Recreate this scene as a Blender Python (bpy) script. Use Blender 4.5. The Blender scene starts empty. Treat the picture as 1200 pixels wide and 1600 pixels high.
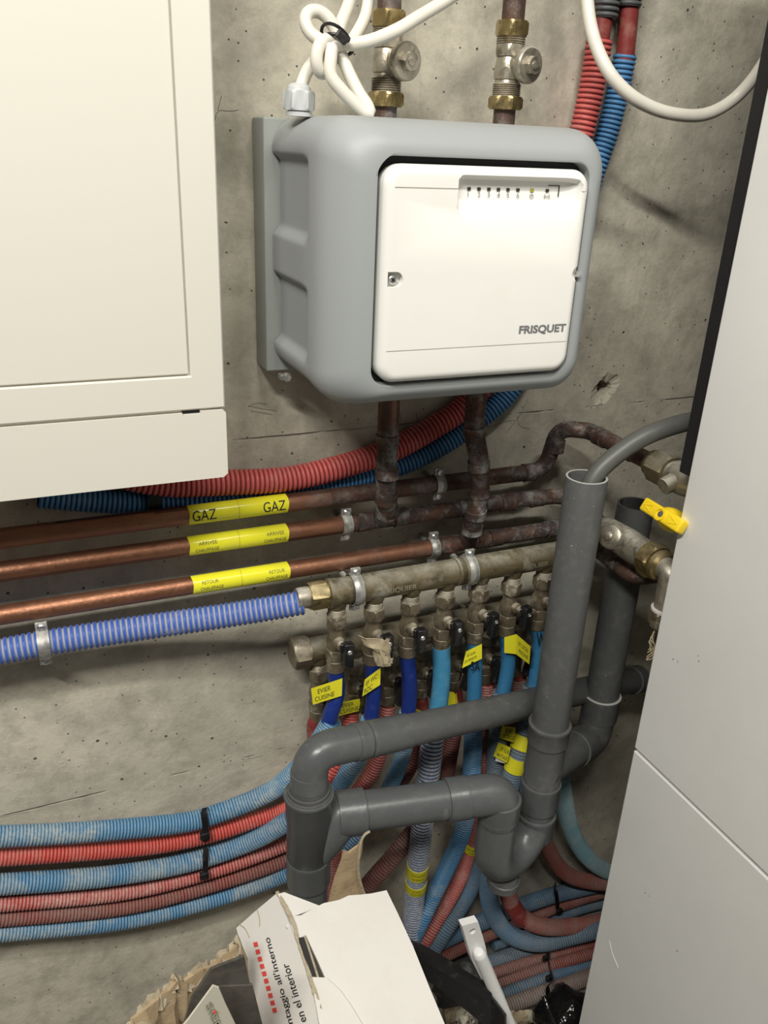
import bpy, bmesh, math, random
import numpy as np
from mathutils import Vector, Matrix
random.seed(7)
scene = bpy.context.scene
col = scene.collection

# ------------------------------------------------------------------ camera
F = 1310.0                       # focal length in pixels of the 1200x1600 frame
CAM_D, CAM_H = 0.95, 1.35        # metres from the wall, metres above the floor
def nrm(v):
    v = np.array(v, float); return v / np.linalg.norm(v)
ZC = nrm((135, 2977, F)); XC = nrm((3200, 455, -F)); XC = nrm(XC - XC.dot(ZC) * ZC); YC = np.cross(ZC, XC)
ROT = np.array([XC, YC, ZC])
cam_data = bpy.data.cameras.new('camera')
cam = bpy.data.objects.new('camera', cam_data); col.objects.link(cam)
cam_data.sensor_fit = 'VERTICAL'; cam_data.sensor_height = 24.0; cam_data.lens = 24.0 * F / 1600.0
cam_data.clip_start = 0.01
mw = Matrix([list(ROT[0]) + [0], list(ROT[1]) + [-CAM_D], list(ROT[2]) + [CAM_H], [0, 0, 0, 1]])
cam.matrix_world = mw
scene.camera = cam

# ------------------------------------------------------------------ world and lamps
w = bpy.data.worlds.new('world'); scene.world = w; w.use_nodes = True
w.node_tree.nodes['Background'].inputs[0].default_value = (1.0, 0.97, 0.90, 1)
w.node_tree.nodes['Background'].inputs[1].default_value = 0.04
def area(name, loc, target, sx, sy, power, colr):
    l = bpy.data.lights.new(name, 'AREA'); l.shape = 'RECTANGLE'; l.size = sx; l.size_y = sy
    l.energy = power; l.color = colr
    o = bpy.data.objects.new(name, l); col.objects.link(o); o.location = loc
    o.rotation_euler = (Vector(target) - Vector(loc)).to_track_quat('-Z', 'Y').to_euler()
    return o
area('ceiling_tube_light', (-0.85, -1.50, 2.75), (0.3, 0.0, 0.7), 1.0, 0.07, 54, (1.0, 0.965, 0.88))
area('centre_fill_light', (0.30, -1.30, 2.75), (0.3, 0.0, 0.7), 0.6, 0.07, 20, (1.0, 0.965, 0.88))  # added overhead fill, weaker than the left tube, to balance its light
scene.view_settings.view_transform = 'Standard'
scene.view_settings.look = 'None'
scene.view_settings.gamma = 1.0
scene.view_settings.use_curve_mapping = False
scene.view_settings.exposure = 0.0

# ------------------------------------------------------------------ helpers: real positions
def P(px, py, d):
    """point at distance d in front of the wall"""
    v = ROT @ np.array([px - 600, 800 - py, -F]); t = (CAM_D - d) / v[1]
    return np.array([v[0] * t, -d, CAM_H + v[2] * t])
def PX(px, py, x):
    v = ROT @ np.array([px - 600, 800 - py, -F]); t = x / v[0]
    return np.array([x, -CAM_D + v[1] * t, CAM_H + v[2] * t])
def PZ(px, py, z):
    v = ROT @ np.array([px - 600, 800 - py, -F]); t = (z - CAM_H) / v[2]
    return np.array([v[0] * t, -CAM_D + v[1] * t, z])
def PP(lst):
    out = []; d = None
    for q in lst:
        if len(q) == 3: d = q[2]
        out.append(P(q[0], q[1], d))
    return out

def smooth(pts, n=12):
    pts = [np.array(p, float) for p in pts]
    if len(pts) == 2: return np.array([pts[0] + (pts[1] - pts[0]) * i / n for i in range(n + 1)])
    ext = [2 * pts[0] - pts[1]] + pts + [2 * pts[-1] - pts[-2]]
    out = []
    for i in range(1, len(ext) - 2):
        p0, p1, p2, p3 = ext[i - 1:i + 3]
        t0 = 0.0
        def tj(ti, a, b): return ti + max(np.linalg.norm(b - a), 1e-6) ** 0.5
        t1 = tj(t0, p0, p1); t2 = tj(t1, p1, p2); t3 = tj(t2, p2, p3)
        for k in range(n):
            t = t1 + (t2 - t1) * k / n
            A1 = (t1 - t) / (t1 - t0) * p0 + (t - t0) / (t1 - t0) * p1
            A2 = (t2 - t) / (t2 - t1) * p1 + (t - t1) / (t2 - t1) * p2
            A3 = (t3 - t) / (t3 - t2) * p2 + (t - t2) / (t3 - t2) * p3
            B1 = (t2 - t) / (t2 - t0) * A1 + (t - t0) / (t2 - t0) * A2
            B2 = (t3 - t) / (t3 - t1) * A2 + (t - t1) / (t3 - t1) * A3
            out.append((t2 - t) / (t2 - t1) * B1 + (t - t1) / (t2 - t1) * B2)
    out.append(pts[-1])
    return np.array(out)
def fillet(pts, r, n=8):
    """polyline with rounded corners; r one radius or a list for the inner corners"""
    pts = [np.array(p, float) for p in pts]
    out = [pts[0]]
    for i in range(1, len(pts) - 1):
        rr = r[i - 1] if isinstance(r, (list, tuple)) else r
        a, b, c = pts[i - 1], pts[i], pts[i + 1]
        u = nrm(a - b); v = nrm(c - b)
        ang = math.acos(max(-1, min(1, u.dot(v))))
        t = rr / math.tan(ang / 2) if ang > 0.05 else 0
        t = min(t, 0.49 * np.linalg.norm(a - b), 0.49 * np.linalg.norm(c - b))
        p, q = b + u * t, b + v * t
        for k in range(n + 1):
            s = k / n
            out.append((1 - s) ** 2 * p + 2 * s * (1 - s) * (b * 0.9 + (p + q) * 0.05) + s * s * q)
    out.append(pts[-1])
    return np.array(out)
def resample(path, step):
    seg = np.linalg.norm(np.diff(path, axis=0), axis=1); s = np.concatenate([[0], np.cumsum(seg)])
    n = max(2, int(round(s[-1] / step)) + 1)
    t = np.linspace(0, s[-1], n)
    return np.stack([np.interp(t, s, path[:, k]) for k in range(3)], 1), t
def frames(path):
    T = np.gradient(path, axis=0); T /= np.maximum(np.linalg.norm(T, axis=1), 1e-9)[:, None]
    up = np.array([0.0, 0, 1]) if abs(T[0][2]) < 0.8 else np.array([0.0, -1, 0])
    N = np.zeros_like(T); N[0] = nrm(up - up.dot(T[0]) * T[0])
    for i in range(1, len(T)):
        v = N[i - 1] - N[i - 1].dot(T[i]) * T[i]; N[i] = v / max(np.linalg.norm(v), 1e-9)
    return T, N, np.cross(T, N)

PLACED = []
def settle(pts, r, tol=.93):
    """hoses lie against one another: a hose laid later rests in front of those already in place"""
    path = resample(smooth(pts), .004)[0]; cam_p = np.array((0, -CAM_D, CAM_H)); need = np.zeros(len(path))
    for i, p in enumerate(path):
        v = nrm(cam_p - p)
        for (S, r2) in PLACED:
            lim = (r + r2) * tol; k = 0
            while k < 60:
                dd = np.min(np.linalg.norm(S - (p + v * need[i]), axis=1))
                if dd >= lim: break
                need[i] += max(.0006, (lim - dd) * .5); k += 1
    need = np.minimum(need, .032); w_ = 17; mx = np.array([need[max(0, i - 8):i + 9].max() for i in range(len(need))])
    kr = np.hanning(2 * w_ + 3)[1:-1]; kr /= kr.sum(); sm = np.convolve(np.pad(mx, w_, mode='edge'), kr, 'valid')
    out = np.array([p + nrm(cam_p - p) * o_ for p, o_ in zip(path, sm)])
    PLACED.append((resample(out, .003)[0], r)); return out
class MB:
    """collects shapes, then links them as ONE mesh object"""
    def __init__(s): s.v = []; s.f = []; s.a = []; s.b = []; s.n = 0
    def add(s, verts, faces, ridge=None, dirt=None):
        m = len(verts)
        s.v.append(np.asarray(verts, float).reshape(-1, 3))
        s.f += [tuple(i + s.n for i in f) for f in faces]
        s.a.append(np.zeros(m) if ridge is None else np.asarray(ridge, float))
        s.b.append(np.zeros(m) if dirt is None else np.asarray(dirt, float))
        s.n += m; return s
    def sweep(s, path, rad, seg=16, caps=True, ridge=None, dirt=None, flat=1.0):
        path = np.asarray(path, float); k = len(path)
        rad = np.full(k, rad) if np.isscalar(rad) else np.asarray(rad)
        T, N, B = frames(path)
        a = np.arange(seg) * 2 * math.pi / seg
        ring = np.cos(a)[None, :, None] * N[:, None, :] + flat * np.sin(a)[None, :, None] * B[:, None, :]
        V = (path[:, None, :] + rad[:, None, None] * ring).reshape(-1, 3)
        Fc = []
        for i in range(k - 1):
            for j in range(seg):
                j2 = (j + 1) % seg
                Fc.append((i * seg + j, i * seg + j2, (i + 1) * seg + j2, (i + 1) * seg + j))
        if caps:
            Fc.append(tuple(range(seg - 1, -1, -1))); Fc.append(tuple((k - 1) * seg + j for j in range(seg)))
        rp = None if ridge is None else np.repeat(ridge, seg)
        dp = None if dirt is None else np.repeat(dirt if not np.isscalar(dirt) else np.full(k, dirt), seg)
        return s.add(V, Fc, rp, dp)
    def tube(s, pts, r, seg=16, step=0.004, curved=True, dirt=None):
        path = smooth(pts) if curved else np.asarray(pts, float)
        path, t = resample(path, step)
        if callable(r): r = np.array([r(x / t[-1]) for x in t])
        if callable(dirt): dirt = np.array([dirt(x / t[-1]) for x in t])
        return s.sweep(path, r, seg, True, None, dirt)
    def corr(s, pts, r, pitch=0.0045, depth=0.0016, seg=18, open_start=False, curved=True, dirt=None):
        """corrugated sleeve: rounded ridges, narrow grooves"""
        path = smooth(pts) if curved else np.asarray(pts, float)
        L = np.linalg.norm(np.diff(path, axis=0), axis=1).sum()
        n = max(2, int(L / pitch)); ph = 6
        path, t = resample(path, L / (n * ph))
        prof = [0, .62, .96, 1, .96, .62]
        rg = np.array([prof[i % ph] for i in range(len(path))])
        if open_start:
            T0 = nrm(path[0] - path[3])
            path = np.concatenate([path[3:4], path[0:1] , path]); rg = np.concatenate([[1], [1], rg])
            rr = r - depth + depth * rg; rr[0] = (r - depth) * .86; rr[1] = (r) * .92
            return s.sweep(path, rr, seg, False, rg)
        if callable(dirt): dirt = np.array([dirt(x / t[-1]) for x in t])
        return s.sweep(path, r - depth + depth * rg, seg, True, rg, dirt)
    def lathe(s, A, B, prof, seg=24, rot=0.0, dirt=None, caps=True):
        """prof: (distance from A towards B, radius) pairs"""
        A = np.array(A, float); T = nrm(np.array(B, float) - A)
        up = np.array([0.0, 0, 1]) if abs(T[2]) < 0.8 else np.array([0.0, -1, 0])
        N = nrm(up - up.dot(T) * T); Bn = np.cross(T, N)
        V = []
        for (t, r) in prof:
            for j in range(seg):
                a = 2 * math.pi * j / seg + rot
                V.append(A + T * t + r * (math.cos(a) * N + math.sin(a) * Bn))
        Fc = []
        for i in range(len(prof) - 1):
            for j in range(seg):
                j2 = (j + 1) % seg
                Fc.append((i * seg + j, i * seg + j2, (i + 1) * seg + j2, (i + 1) * seg + j))
        if caps:
            Fc.append(tuple(range(seg - 1, -1, -1))); Fc.append(tuple((len(prof) - 1) * seg + j for j in range(seg)))
        return s.add(V, Fc, None, None if dirt is None else np.full(len(V), dirt))
    def hexnut(s, A, B, r, rot=0.0, ch=0.12):
        L = np.linalg.norm(np.array(B, float) - np.array(A, float))
        A = np.array(A, float); T = nrm(np.array(B, float) - A)
        up = np.array([0.0, 0, 1]) if abs(T[2]) < 0.8 else np.array([0.0, -1, 0])
        N = nrm(up - up.dot(T) * T); Bn = np.cross(T, N)
        seg = 36; ri = r * 0.885; V = []
        rows = [(0, ri * .9, 1), (0, ri, 1), (ch * r, None, 0), (L - ch * r, None, 0), (L, ri, 1), (L, ri * .9, 1)]
        for (t, rr, c) in rows:
            for j in range(seg):
                a = 2 * math.pi * j / seg
                rad = rr if c else r * 0.866 / math.cos(((a) % (math.pi / 3)) - math.pi / 6)
                V.append(A + T * t + rad * (math.cos(a + rot) * N + math.sin(a + rot) * Bn))
        Fc = []
        for i in range(len(rows) - 1):
            for j in range(seg):
                j2 = (j + 1) % seg
                Fc.append((i * seg + j, i * seg + j2, (i + 1) * seg + j2, (i + 1) * seg + j))
        Fc.append(tuple(range(seg - 1, -1, -1))); Fc.append(tuple((len(rows) - 1) * seg + j for j in range(seg)))
        return s.add(V, Fc)
    def box(s, c, size, R=None, bev=0.0):
        bm = bmesh.new(); bmesh.ops.create_cube(bm, size=1.0)
        for v in bm.verts: v.co = Vector((v.co.x * size[0], v.co.y * size[1], v.co.z * size[2]))
        if bev > 0: bmesh.ops.bevel(bm, geom=bm.edges[:], offset=bev, segments=3, profile=0.5, affect='EDGES')
        if R is not None: bmesh.ops.transform(bm, matrix=R.to_4x4() if hasattr(R, 'to_4x4') else R, verts=bm.verts)
        bm.verts.ensure_lookup_table()
        V = [np.array(v.co) + np.array(c, float) for v in bm.verts]
        Fc = [tuple(v.index for v in f.verts) for f in bm.faces]
        bm.free(); return s.add(V, Fc)
    def poly(s, pts, th, back=None):
        """sheet with real thickness from an ordered outline (may be slightly non planar)"""
        pts = [np.array(p, float) for p in pts]; m = len(pts); c = sum(pts) / m
        nn = np.zeros(3)
        for i in range(m): nn += np.cross(pts[i] - c, pts[(i + 1) % m] - c)
        nn = nrm(nn)
        V = pts + [p - nn * th for p in pts]
        Fc = [tuple(range(m)), tuple(range(2 * m - 1, m - 1, -1))]
        for i in range(m): j = (i + 1) % m; Fc.append((j, i, i + m, j + m))
        return s.add(V, Fc)
    def strip(s, rows, th):
        """grid sheet: rows of equal length, thickened along its normal"""
        R = np.array(rows, float); a, b = R.shape[:2]
        du = np.gradient(R, axis=0); dv = np.gradient(R, axis=1)
        nn = np.cross(du, dv); nn /= np.maximum(np.linalg.norm(nn, axis=2), 1e-9)[..., None]
        V = np.concatenate([(R + nn * th / 2).reshape(-1, 3), (R - nn * th / 2).reshape(-1, 3)]); o = a * b; Fc = []
        for i in range(a - 1):
            for j in range(b - 1):
                q = (i * b + j, i * b + j + 1, (i + 1) * b + j + 1, (i + 1) * b + j)
                Fc.append(q[::-1]); Fc.append(tuple(k + o for k in q))
        edge = [(0, j) for j in range(b)] + [(i, b - 1) for i in range(1, a)] + [(a - 1, j) for j in range(b - 2, -1, -1)] + [(i, 0) for i in range(a - 2, 0, -1)]
        ids = [i * b + j for i, j in edge]
        for k in range(len(ids)):
            p, q = ids[k], ids[(k + 1) % len(ids)]; Fc.append((p, q, q + o, p + o))
        return s.add(V, Fc)
    def build(s, name, mat, parent=None, shade=40, bevel=0.0):
        V = np.concatenate(s.v)
        if parent is not None:
            off = np.array(parent.location); q = parent
            while q.parent is not None: q = q.parent; off = off + np.array(q.location)
            V = V - off
        else:
            off = np.array([V[:, 0].mean(), V[:, 1].mean(), V[:, 2].min()]); V = V - off
        me = bpy.data.meshes.new(name); me.from_pydata(V.tolist(), [], s.f)
        for nm, arr in (('ridge', s.a), ('dirt', s.b)):
            arr = np.concatenate(arr)
            if arr.max() > 0:
                at = me.attributes.new(nm, 'FLOAT', 'POINT'); at.data.foreach_set('value', arr.astype(np.float32))
        me.materials.append(mat)
        bm = bmesh.new(); bm.from_mesh(me); bmesh.ops.recalc_face_normals(bm, faces=bm.faces[:]); bm.to_mesh(me); bm.free()
        if shade:
            me.shade_smooth(); me.set_sharp_from_angle(angle=math.radians(shade))
        o = bpy.data.objects.new(name, me); col.objects.link(o)
        if parent is not None: o.parent = parent
        else: o.location = off
        return o

FLR = -0.06
def PZ2(px, py, h): return PZ(px, py, FLR + h)
def tag(o, label=None, cat=None, group=None, kind=None):
    if label: o['label'] = label
    if cat: o['category'] = cat
    if group: o['group'] = group
    if kind: o['kind'] = kind
    return o
def thing(name, label, cat, loc, group=None):
    o = bpy.data.objects.new(name, None); col.objects.link(o); o.location = [float(c) for c in loc]
    o.empty_display_size = 0.02
    return tag(o, label, cat, group)
def boolean_cut(obj, cutters):
    """cut real recesses, then bake the result into the mesh"""
    for c in cutters:
        m = obj.modifiers.new('cut', 'BOOLEAN'); m.object = c; m.operation = 'DIFFERENCE'; m.solver = 'EXACT'
    dg = bpy.context.evaluated_depsgraph_get()
    me = bpy.data.meshes.new_from_object(obj.evaluated_get(dg)); obj.modifiers.clear(); obj.data = me
    me.shade_smooth(); me.set_sharp_from_angle(angle=math.radians(32))
    for c in cutters: bpy.data.objects.remove(c)
def text_geo(body, bold=0.0, refine=0, shear=0.0, spacing=1.0):
    cu = bpy.data.curves.new('t', 'FONT'); cu.body = body; cu.size = 1.0; cu.offset = bold; cu.shear = shear
    cu.space_character = spacing; cu.resolution_u = 3; cu.align_x = 'LEFT'
    o = bpy.data.objects.new('t', cu); col.objects.link(o)
    dg = bpy.context.evaluated_depsgraph_get(); me = bpy.data.meshes.new_from_object(o.evaluated_get(dg))
    bm = bmesh.new(); bm.from_mesh(me)
    if refine:
        for _ in range(refine):
            es = [e for e in bm.edges if e.calc_length() > 0.12]
            bmesh.ops.subdivide_edges(bm, edges=es, cuts=1); bmesh.ops.triangulate(bm, faces=bm.faces[:])
    bm.verts.ensure_lookup_table()
    V = np.array([tuple(v.co) for v in bm.verts]); Fc = [tuple(v.index for v in f.verts) for f in bm.faces]
    bm.free(); bpy.data.objects.remove(o); bpy.data.curves.remove(cu); bpy.data.meshes.remove(me)
    mn = V[:, :2].min(0); V[:, :2] -= mn; wh = V[:, :2].max(0)
    return V, Fc, wh
def text_flat(mb, body, O, U, W, height, bold=0.0, width=None, off=0.0004, shear=0.0):
    """lettering on a plane: origin O, reading direction U, up direction W, letter height in metres"""
    V, Fc, wh = text_geo(body, bold, shear=shear); U = nrm(U); W = nrm(W); Nn = np.cross(U, W)
    sx = (width / wh[0]) if width else height / wh[1]; sy = height / wh[1]
    mb.add([np.array(O) + U * p[0] * sx + W * p[1] * sy + Nn * off for p in V], Fc)
def text_round(mb, body, C, axis, r, ang0, height, bold=0.0, width=None, off=0.0003):
    """lettering wrapped on a horizontal pipe: C start of the text on the axis, axis the reading direction, ang0 the angle (0 = facing out of the wall, + = up) of the letters' middle"""
    V, Fc, wh = text_geo(body, bold, refine=3); axis = nrm(axis)
    out = nrm(np.array([0, -1.0, 0]) - np.array([0, -1.0, 0]).dot(axis) * axis); up = np.cross(axis, -out); up = np.cross(out, axis) * -1 if np.cross(out, axis)[2] < 0 else np.cross(out, axis)
    sy = height / wh[1]; sx = (width / wh[0]) if width else sy
    mb.add([np.array(C) + axis * p[0] * sx + (r + off) * (math.cos(ang0 + (p[1] - wh[1] / 2) * sy / r) * out + math.sin(ang0 + (p[1] - wh[1] / 2) * sy / r) * up) for p in V], Fc)

# ------------------------------------------------------------------ materials
class NT:
    def __init__(s, name):
        s.m = bpy.data.materials.new(name); s.m.use_nodes = True; s.t = s.m.node_tree; s.t.nodes.clear()
        s.out = s.t.nodes.new('ShaderNodeOutputMaterial'); s.b = s.t.nodes.new('ShaderNodeBsdfPrincipled')
        s.t.links.new(s.b.outputs[0], s.out.inputs[0])
        s.geo = s.t.nodes.new('ShaderNodeNewGeometry')
    def set(s, k, v):
        if hasattr(v, 'links') or isinstance(v, bpy.types.NodeSocket): s.t.links.new(v, s.b.inputs[k])
        else: s.b.inputs[k].default_value = v
    def noise(s, scale, detail=4, rough=0.6, stretch=None, dist=0.0):
        n = s.t.nodes.new('ShaderNodeTexNoise'); n.inputs['Scale'].default_value = scale
        n.inputs['Detail'].default_value = detail; n.inputs['Roughness'].default_value = rough; n.inputs['Distortion'].default_value = dist
        v = s.geo.outputs['Position']
        if stretch:
            mp = s.t.nodes.new('ShaderNodeMapping'); mp.inputs['Scale'].default_value = stretch
            s.t.links.new(v, mp.inputs[0]); v = mp.outputs[0]
        s.t.links.new(v, n.inputs['Vector']); return n.outputs['Fac']
    def voro(s, scale, what='Distance'):
        n = s.t.nodes.new('ShaderNodeTexVoronoi'); n.inputs['Scale'].default_value = scale
        s.t.links.new(s.geo.outputs['Position'], n.inputs['Vector']); return n.outputs[what]
    def ramp(s, x, a, b, smooth=False):
        n = s.t.nodes.new('ShaderNodeMapRange'); n.inputs['From Min'].default_value = a; n.inputs['From Max'].default_value = b
        if smooth: n.interpolation_type = 'SMOOTHSTEP'
        s.t.links.new(x, n.inputs['Value']); return n.outputs[0]
    def math(s, op, a, b=0.0):
        n = s.t.nodes.new('ShaderNodeMath'); n.operation = op
        for i, q in enumerate((a, b)):
            if isinstance(q, bpy.types.NodeSocket): s.t.links.new(q, n.inputs[i])
            else: n.inputs[i].default_value = q
        return n.outputs[0]
    def mix(s, f, a, b):
        n = s.t.nodes.new('ShaderNodeMix'); n.data_type = 'RGBA'
        for i, q in ((0, f), (6, a), (7, b)):
            if isinstance(q, bpy.types.NodeSocket): s.t.links.new(q, n.inputs[i])
            else: n.inputs[i].default_value = q if i == 0 else (tuple(q) + (1,))[:4]
        return n.outputs[2]
    def attr(s, name):
        n = s.t.nodes.new('ShaderNodeAttribute'); n.attribute_name = name; return n.outputs['Fac']
    def bump(s, h, dist=0.001, st=1.0):
        n = s.t.nodes.new('ShaderNodeBump'); n.inputs['Distance'].default_value = dist; n.inputs['Strength'].default_value = st
        s.t.links.new(h, n.inputs['Height']); s.t.links.new(n.outputs[0], s.b.inputs['Normal'])

def plain(name, c, rough=0.5, metal=0.0, c2=None, scale=60, lo=.5, hi=.7, bump=0.0, bscale=200, spec=None, coat=0.0, amt=1.0):
    n = NT(name); n.set('Roughness', rough); n.set('Metallic', metal)
    if c2 is not None:
        f = n.ramp(n.noise(scale, 6, .65), lo, hi); f = n.math('MULTIPLY', f, amt)
        n.set('Base Color', n.mix(f, c, c2))
    else: n.set('Base Color', tuple(c) + (1,))
    if bump: n.bump(n.noise(bscale, 3), bump)
    if coat: n.set('Coat Weight', coat)
    if spec is not None: n.set('Specular IOR Level', spec)
    return n.m

def concrete(name, A, B, D, lines=()):
    n = NT(name)
    big = n.ramp(n.noise(4.2, 7, .68, dist=.7), .40, .60, True)
    mid = n.ramp(n.noise(19, 8, .72), .46, .66)
    c = n.mix(big, A, B)
    c = n.mix(n.math('MULTIPLY', mid, .55), c, D)
    fine = n.ramp(n.noise(260, 3, .7), .3, .75)
    c = n.mix(n.math('MULTIPLY', fine, .22), c, tuple(x * .62 for x in B))
    lime = n.ramp(n.noise(7, 6, .7, dist=1.0), .60, .72)
    c = n.mix(n.math('MULTIPLY', lime, .35), c, tuple(min(1, x * 1.18) for x in A))
    # blow holes of the cast: small pits, in random cells only
    pits = None
    for sc, rad, thr in ((48, .10, .80), (110, .13, .72), (26, .060, .80)):
        d = n.voro(sc); cc = n.voro(sc, 'Color')
        sep = n.t.nodes.new('ShaderNodeSeparateColor'); n.t.links.new(cc, sep.inputs[0])
        g = n.math('GREATER_THAN', sep.outputs[0], thr)
        pit = n.math('MULTIPLY', n.ramp(d, rad, rad * .55), g)
        pits = pit if pits is None else n.math('MAXIMUM', pits, pit)
    c = n.mix(n.math('MULTIPLY', pits, .8), c, (.045, .04, .033))
    h = n.math('ADD', n.math('MULTIPLY', n.noise(90, 5, .7), .35), n.math('MULTIPLY', pits, -1.3))
    h = n.math('ADD', h, n.math('MULTIPLY', n.noise(18, 4, .6), .8))
    sp = n.t.nodes.new('ShaderNodeSeparateXYZ'); n.t.links.new(n.geo.outputs['Position'], sp.inputs[0])
    for z in lines:                                   # joints between the shuttering boards
        wob = n.math('MULTIPLY', n.math('SUBTRACT', n.noise(9, 4), .5), .006)
        dz = n.math('ABSOLUTE', n.math('ADD', n.math('SUBTRACT', sp.outputs[2], z), wob))
        ln = n.math('MULTIPLY', n.ramp(dz, .0016, .0004), n.ramp(n.noise(9, 3), .48, .62))
        c = n.mix(n.math('MULTIPLY', ln, .6), c, (.05, .045, .035)); h = n.math('SUBTRACT', h, ln)
    n.set('Base Color', c); n.set('Roughness', .93); n.set('Specular IOR Level', .25)
    n.bump(h, .0028, .9)
    return n.m

def hose(name, base, dark, dust, groove_dust=0.25, ridge_dust=0.25, patch=(.45, .62), rough=.5):
    """corrugated plastic with dust that lies in patches"""
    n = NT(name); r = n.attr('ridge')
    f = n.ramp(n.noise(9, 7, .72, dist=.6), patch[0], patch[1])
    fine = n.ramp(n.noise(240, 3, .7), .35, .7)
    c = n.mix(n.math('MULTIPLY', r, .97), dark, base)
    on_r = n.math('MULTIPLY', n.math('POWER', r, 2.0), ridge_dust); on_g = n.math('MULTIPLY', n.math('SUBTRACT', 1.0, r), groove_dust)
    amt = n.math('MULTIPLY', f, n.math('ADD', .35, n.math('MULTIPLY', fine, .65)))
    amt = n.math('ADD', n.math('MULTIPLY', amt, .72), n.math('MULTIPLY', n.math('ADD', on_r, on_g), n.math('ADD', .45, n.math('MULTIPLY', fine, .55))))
    amt = n.math('MINIMUM', amt, .93)
    n.set('Base Color', n.mix(amt, c, dust)); n.set('Roughness', n.ramp(amt, -.6, 1.0)); n.set('Specular IOR Level', .3)
    n.bump(n.noise(500, 2), .0003)
    return n.m

def copper(name, A, B):
    """copper tube, clean where dirt = 0, burnt and limed around the joints where dirt = 1"""
    n = NT(name); d = n.attr('dirt')
    c = n.mix(n.ramp(n.noise(28, 6, .7, stretch=(.35, 1, 1)), .38, .66), A, B)
    soot = n.math('MULTIPLY', n.ramp(n.noise(34, 6, .7), .34, .56), d)
    c = n.mix(soot, c, (.045, .03, .028))
    verd = n.math('MULTIPLY', n.ramp(n.noise(33, 8, .78, dist=.15), .47, .62), d)
    c = n.mix(n.math('MULTIPLY', verd, .70), c, (.30, .31, .30))
    red = n.math('MULTIPLY', n.ramp(n.noise(23, 4, .6), .66, .72), d)
    c = n.mix(n.math('MULTIPLY', red, .7), c, (.27, .09, .06))
    oxide = n.math('MAXIMUM', n.math('MULTIPLY', soot, .9), n.math('MAXIMUM', verd, red))
    n.set('Base Color', c); n.set('Metallic', n.ramp(oxide, 1.0, -.25)); 
    n.set('Roughness', n.math('ADD', .36, n.math('MULTIPLY', n.math('ADD', oxide, n.ramp(n.noise(160, 3), .3, .8)), .26)))
    n.bump(n.noise(130, 5, .7), .0007, .7)
    return n.m

def dirty_metal(name, A, lime, amt=(.45, .66), metal=.75, rough=.42, dark=(.06, .05, .035)):
    n = NT(name)
    f = n.ramp(n.noise(26, 7, .74, dist=.5), amt[0], amt[1])
    g = n.ramp(n.noise(60, 5, .7), .50, .66)
    c = n.mix(n.math('MULTIPLY', g, .65), A, dark)
    sp = n.t.nodes.new('ShaderNodeSeparateXYZ'); n.t.links.new(n.geo.outputs['Normal'], sp.inputs[0])
    top = n.math('MULTIPLY', n.ramp(sp.outputs[2], .25, .95), .75)        # dust settles on what faces up
    f = n.math('MAXIMUM', n.math('MULTIPLY', f, .8), n.math('MULTIPLY', top, n.ramp(n.noise(45, 5, .7), .3, .6)))
    n.set('Base Color', n.mix(f, c, lime)); n.set('Metallic', n.math('MULTIPLY', n.math('SUBTRACT', 1.0, f), metal))
    n.set('Roughness', n.math('ADD', rough, n.math('MULTIPLY', f, .4)))
    n.bump(n.noise(170, 4, .7), .0006, .6)
    return n.m

M = {}
M['wall'] = concrete('wall_concrete', (.67, .625, .515), (.51, .48, .40), (.27, .25, .205), lines=(1.014, .532))
M['floor'] = concrete('floor_concrete', (.25, .24, .22), (.17, .165, .15), (.10, .095, .085))
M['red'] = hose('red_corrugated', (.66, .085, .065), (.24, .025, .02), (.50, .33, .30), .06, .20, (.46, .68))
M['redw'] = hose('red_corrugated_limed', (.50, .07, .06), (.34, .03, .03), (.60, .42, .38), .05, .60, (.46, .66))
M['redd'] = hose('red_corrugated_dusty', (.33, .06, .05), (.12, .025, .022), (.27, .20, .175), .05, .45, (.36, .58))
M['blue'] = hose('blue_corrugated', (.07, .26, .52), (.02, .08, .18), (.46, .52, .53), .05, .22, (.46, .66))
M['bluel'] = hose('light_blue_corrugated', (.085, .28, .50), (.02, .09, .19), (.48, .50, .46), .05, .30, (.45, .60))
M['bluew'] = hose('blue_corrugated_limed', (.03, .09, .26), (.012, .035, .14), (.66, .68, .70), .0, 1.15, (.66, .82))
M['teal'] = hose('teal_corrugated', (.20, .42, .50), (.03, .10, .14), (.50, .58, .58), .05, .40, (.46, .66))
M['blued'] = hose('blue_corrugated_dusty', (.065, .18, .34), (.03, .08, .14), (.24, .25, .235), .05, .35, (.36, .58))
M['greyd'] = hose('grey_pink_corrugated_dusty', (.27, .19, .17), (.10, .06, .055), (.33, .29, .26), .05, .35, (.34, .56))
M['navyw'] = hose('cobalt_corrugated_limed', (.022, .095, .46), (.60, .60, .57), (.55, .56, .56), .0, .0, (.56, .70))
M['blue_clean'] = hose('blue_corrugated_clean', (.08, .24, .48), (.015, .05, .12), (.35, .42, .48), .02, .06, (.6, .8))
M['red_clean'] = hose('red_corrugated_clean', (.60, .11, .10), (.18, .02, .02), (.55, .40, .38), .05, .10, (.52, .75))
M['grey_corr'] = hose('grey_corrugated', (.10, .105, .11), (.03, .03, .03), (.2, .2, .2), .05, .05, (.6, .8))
M['pex_navy'] = plain('navy_pipe', (.010, .030, .20), .38, c2=(.06, .10, .25), scale=70, lo=.56, hi=.75, amt=.5)
M['pex_blue'] = plain('sky_blue_pipe', (.06, .27, .47), .42, c2=(.20, .42, .58), scale=60, lo=.52, hi=.75, amt=.5)
M['pex_blued'] = plain('mid_blue_pipe', (.035, .18, .36), .42, c2=(.12, .26, .42), scale=60, lo=.52, hi=.75, amt=.5)
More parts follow.
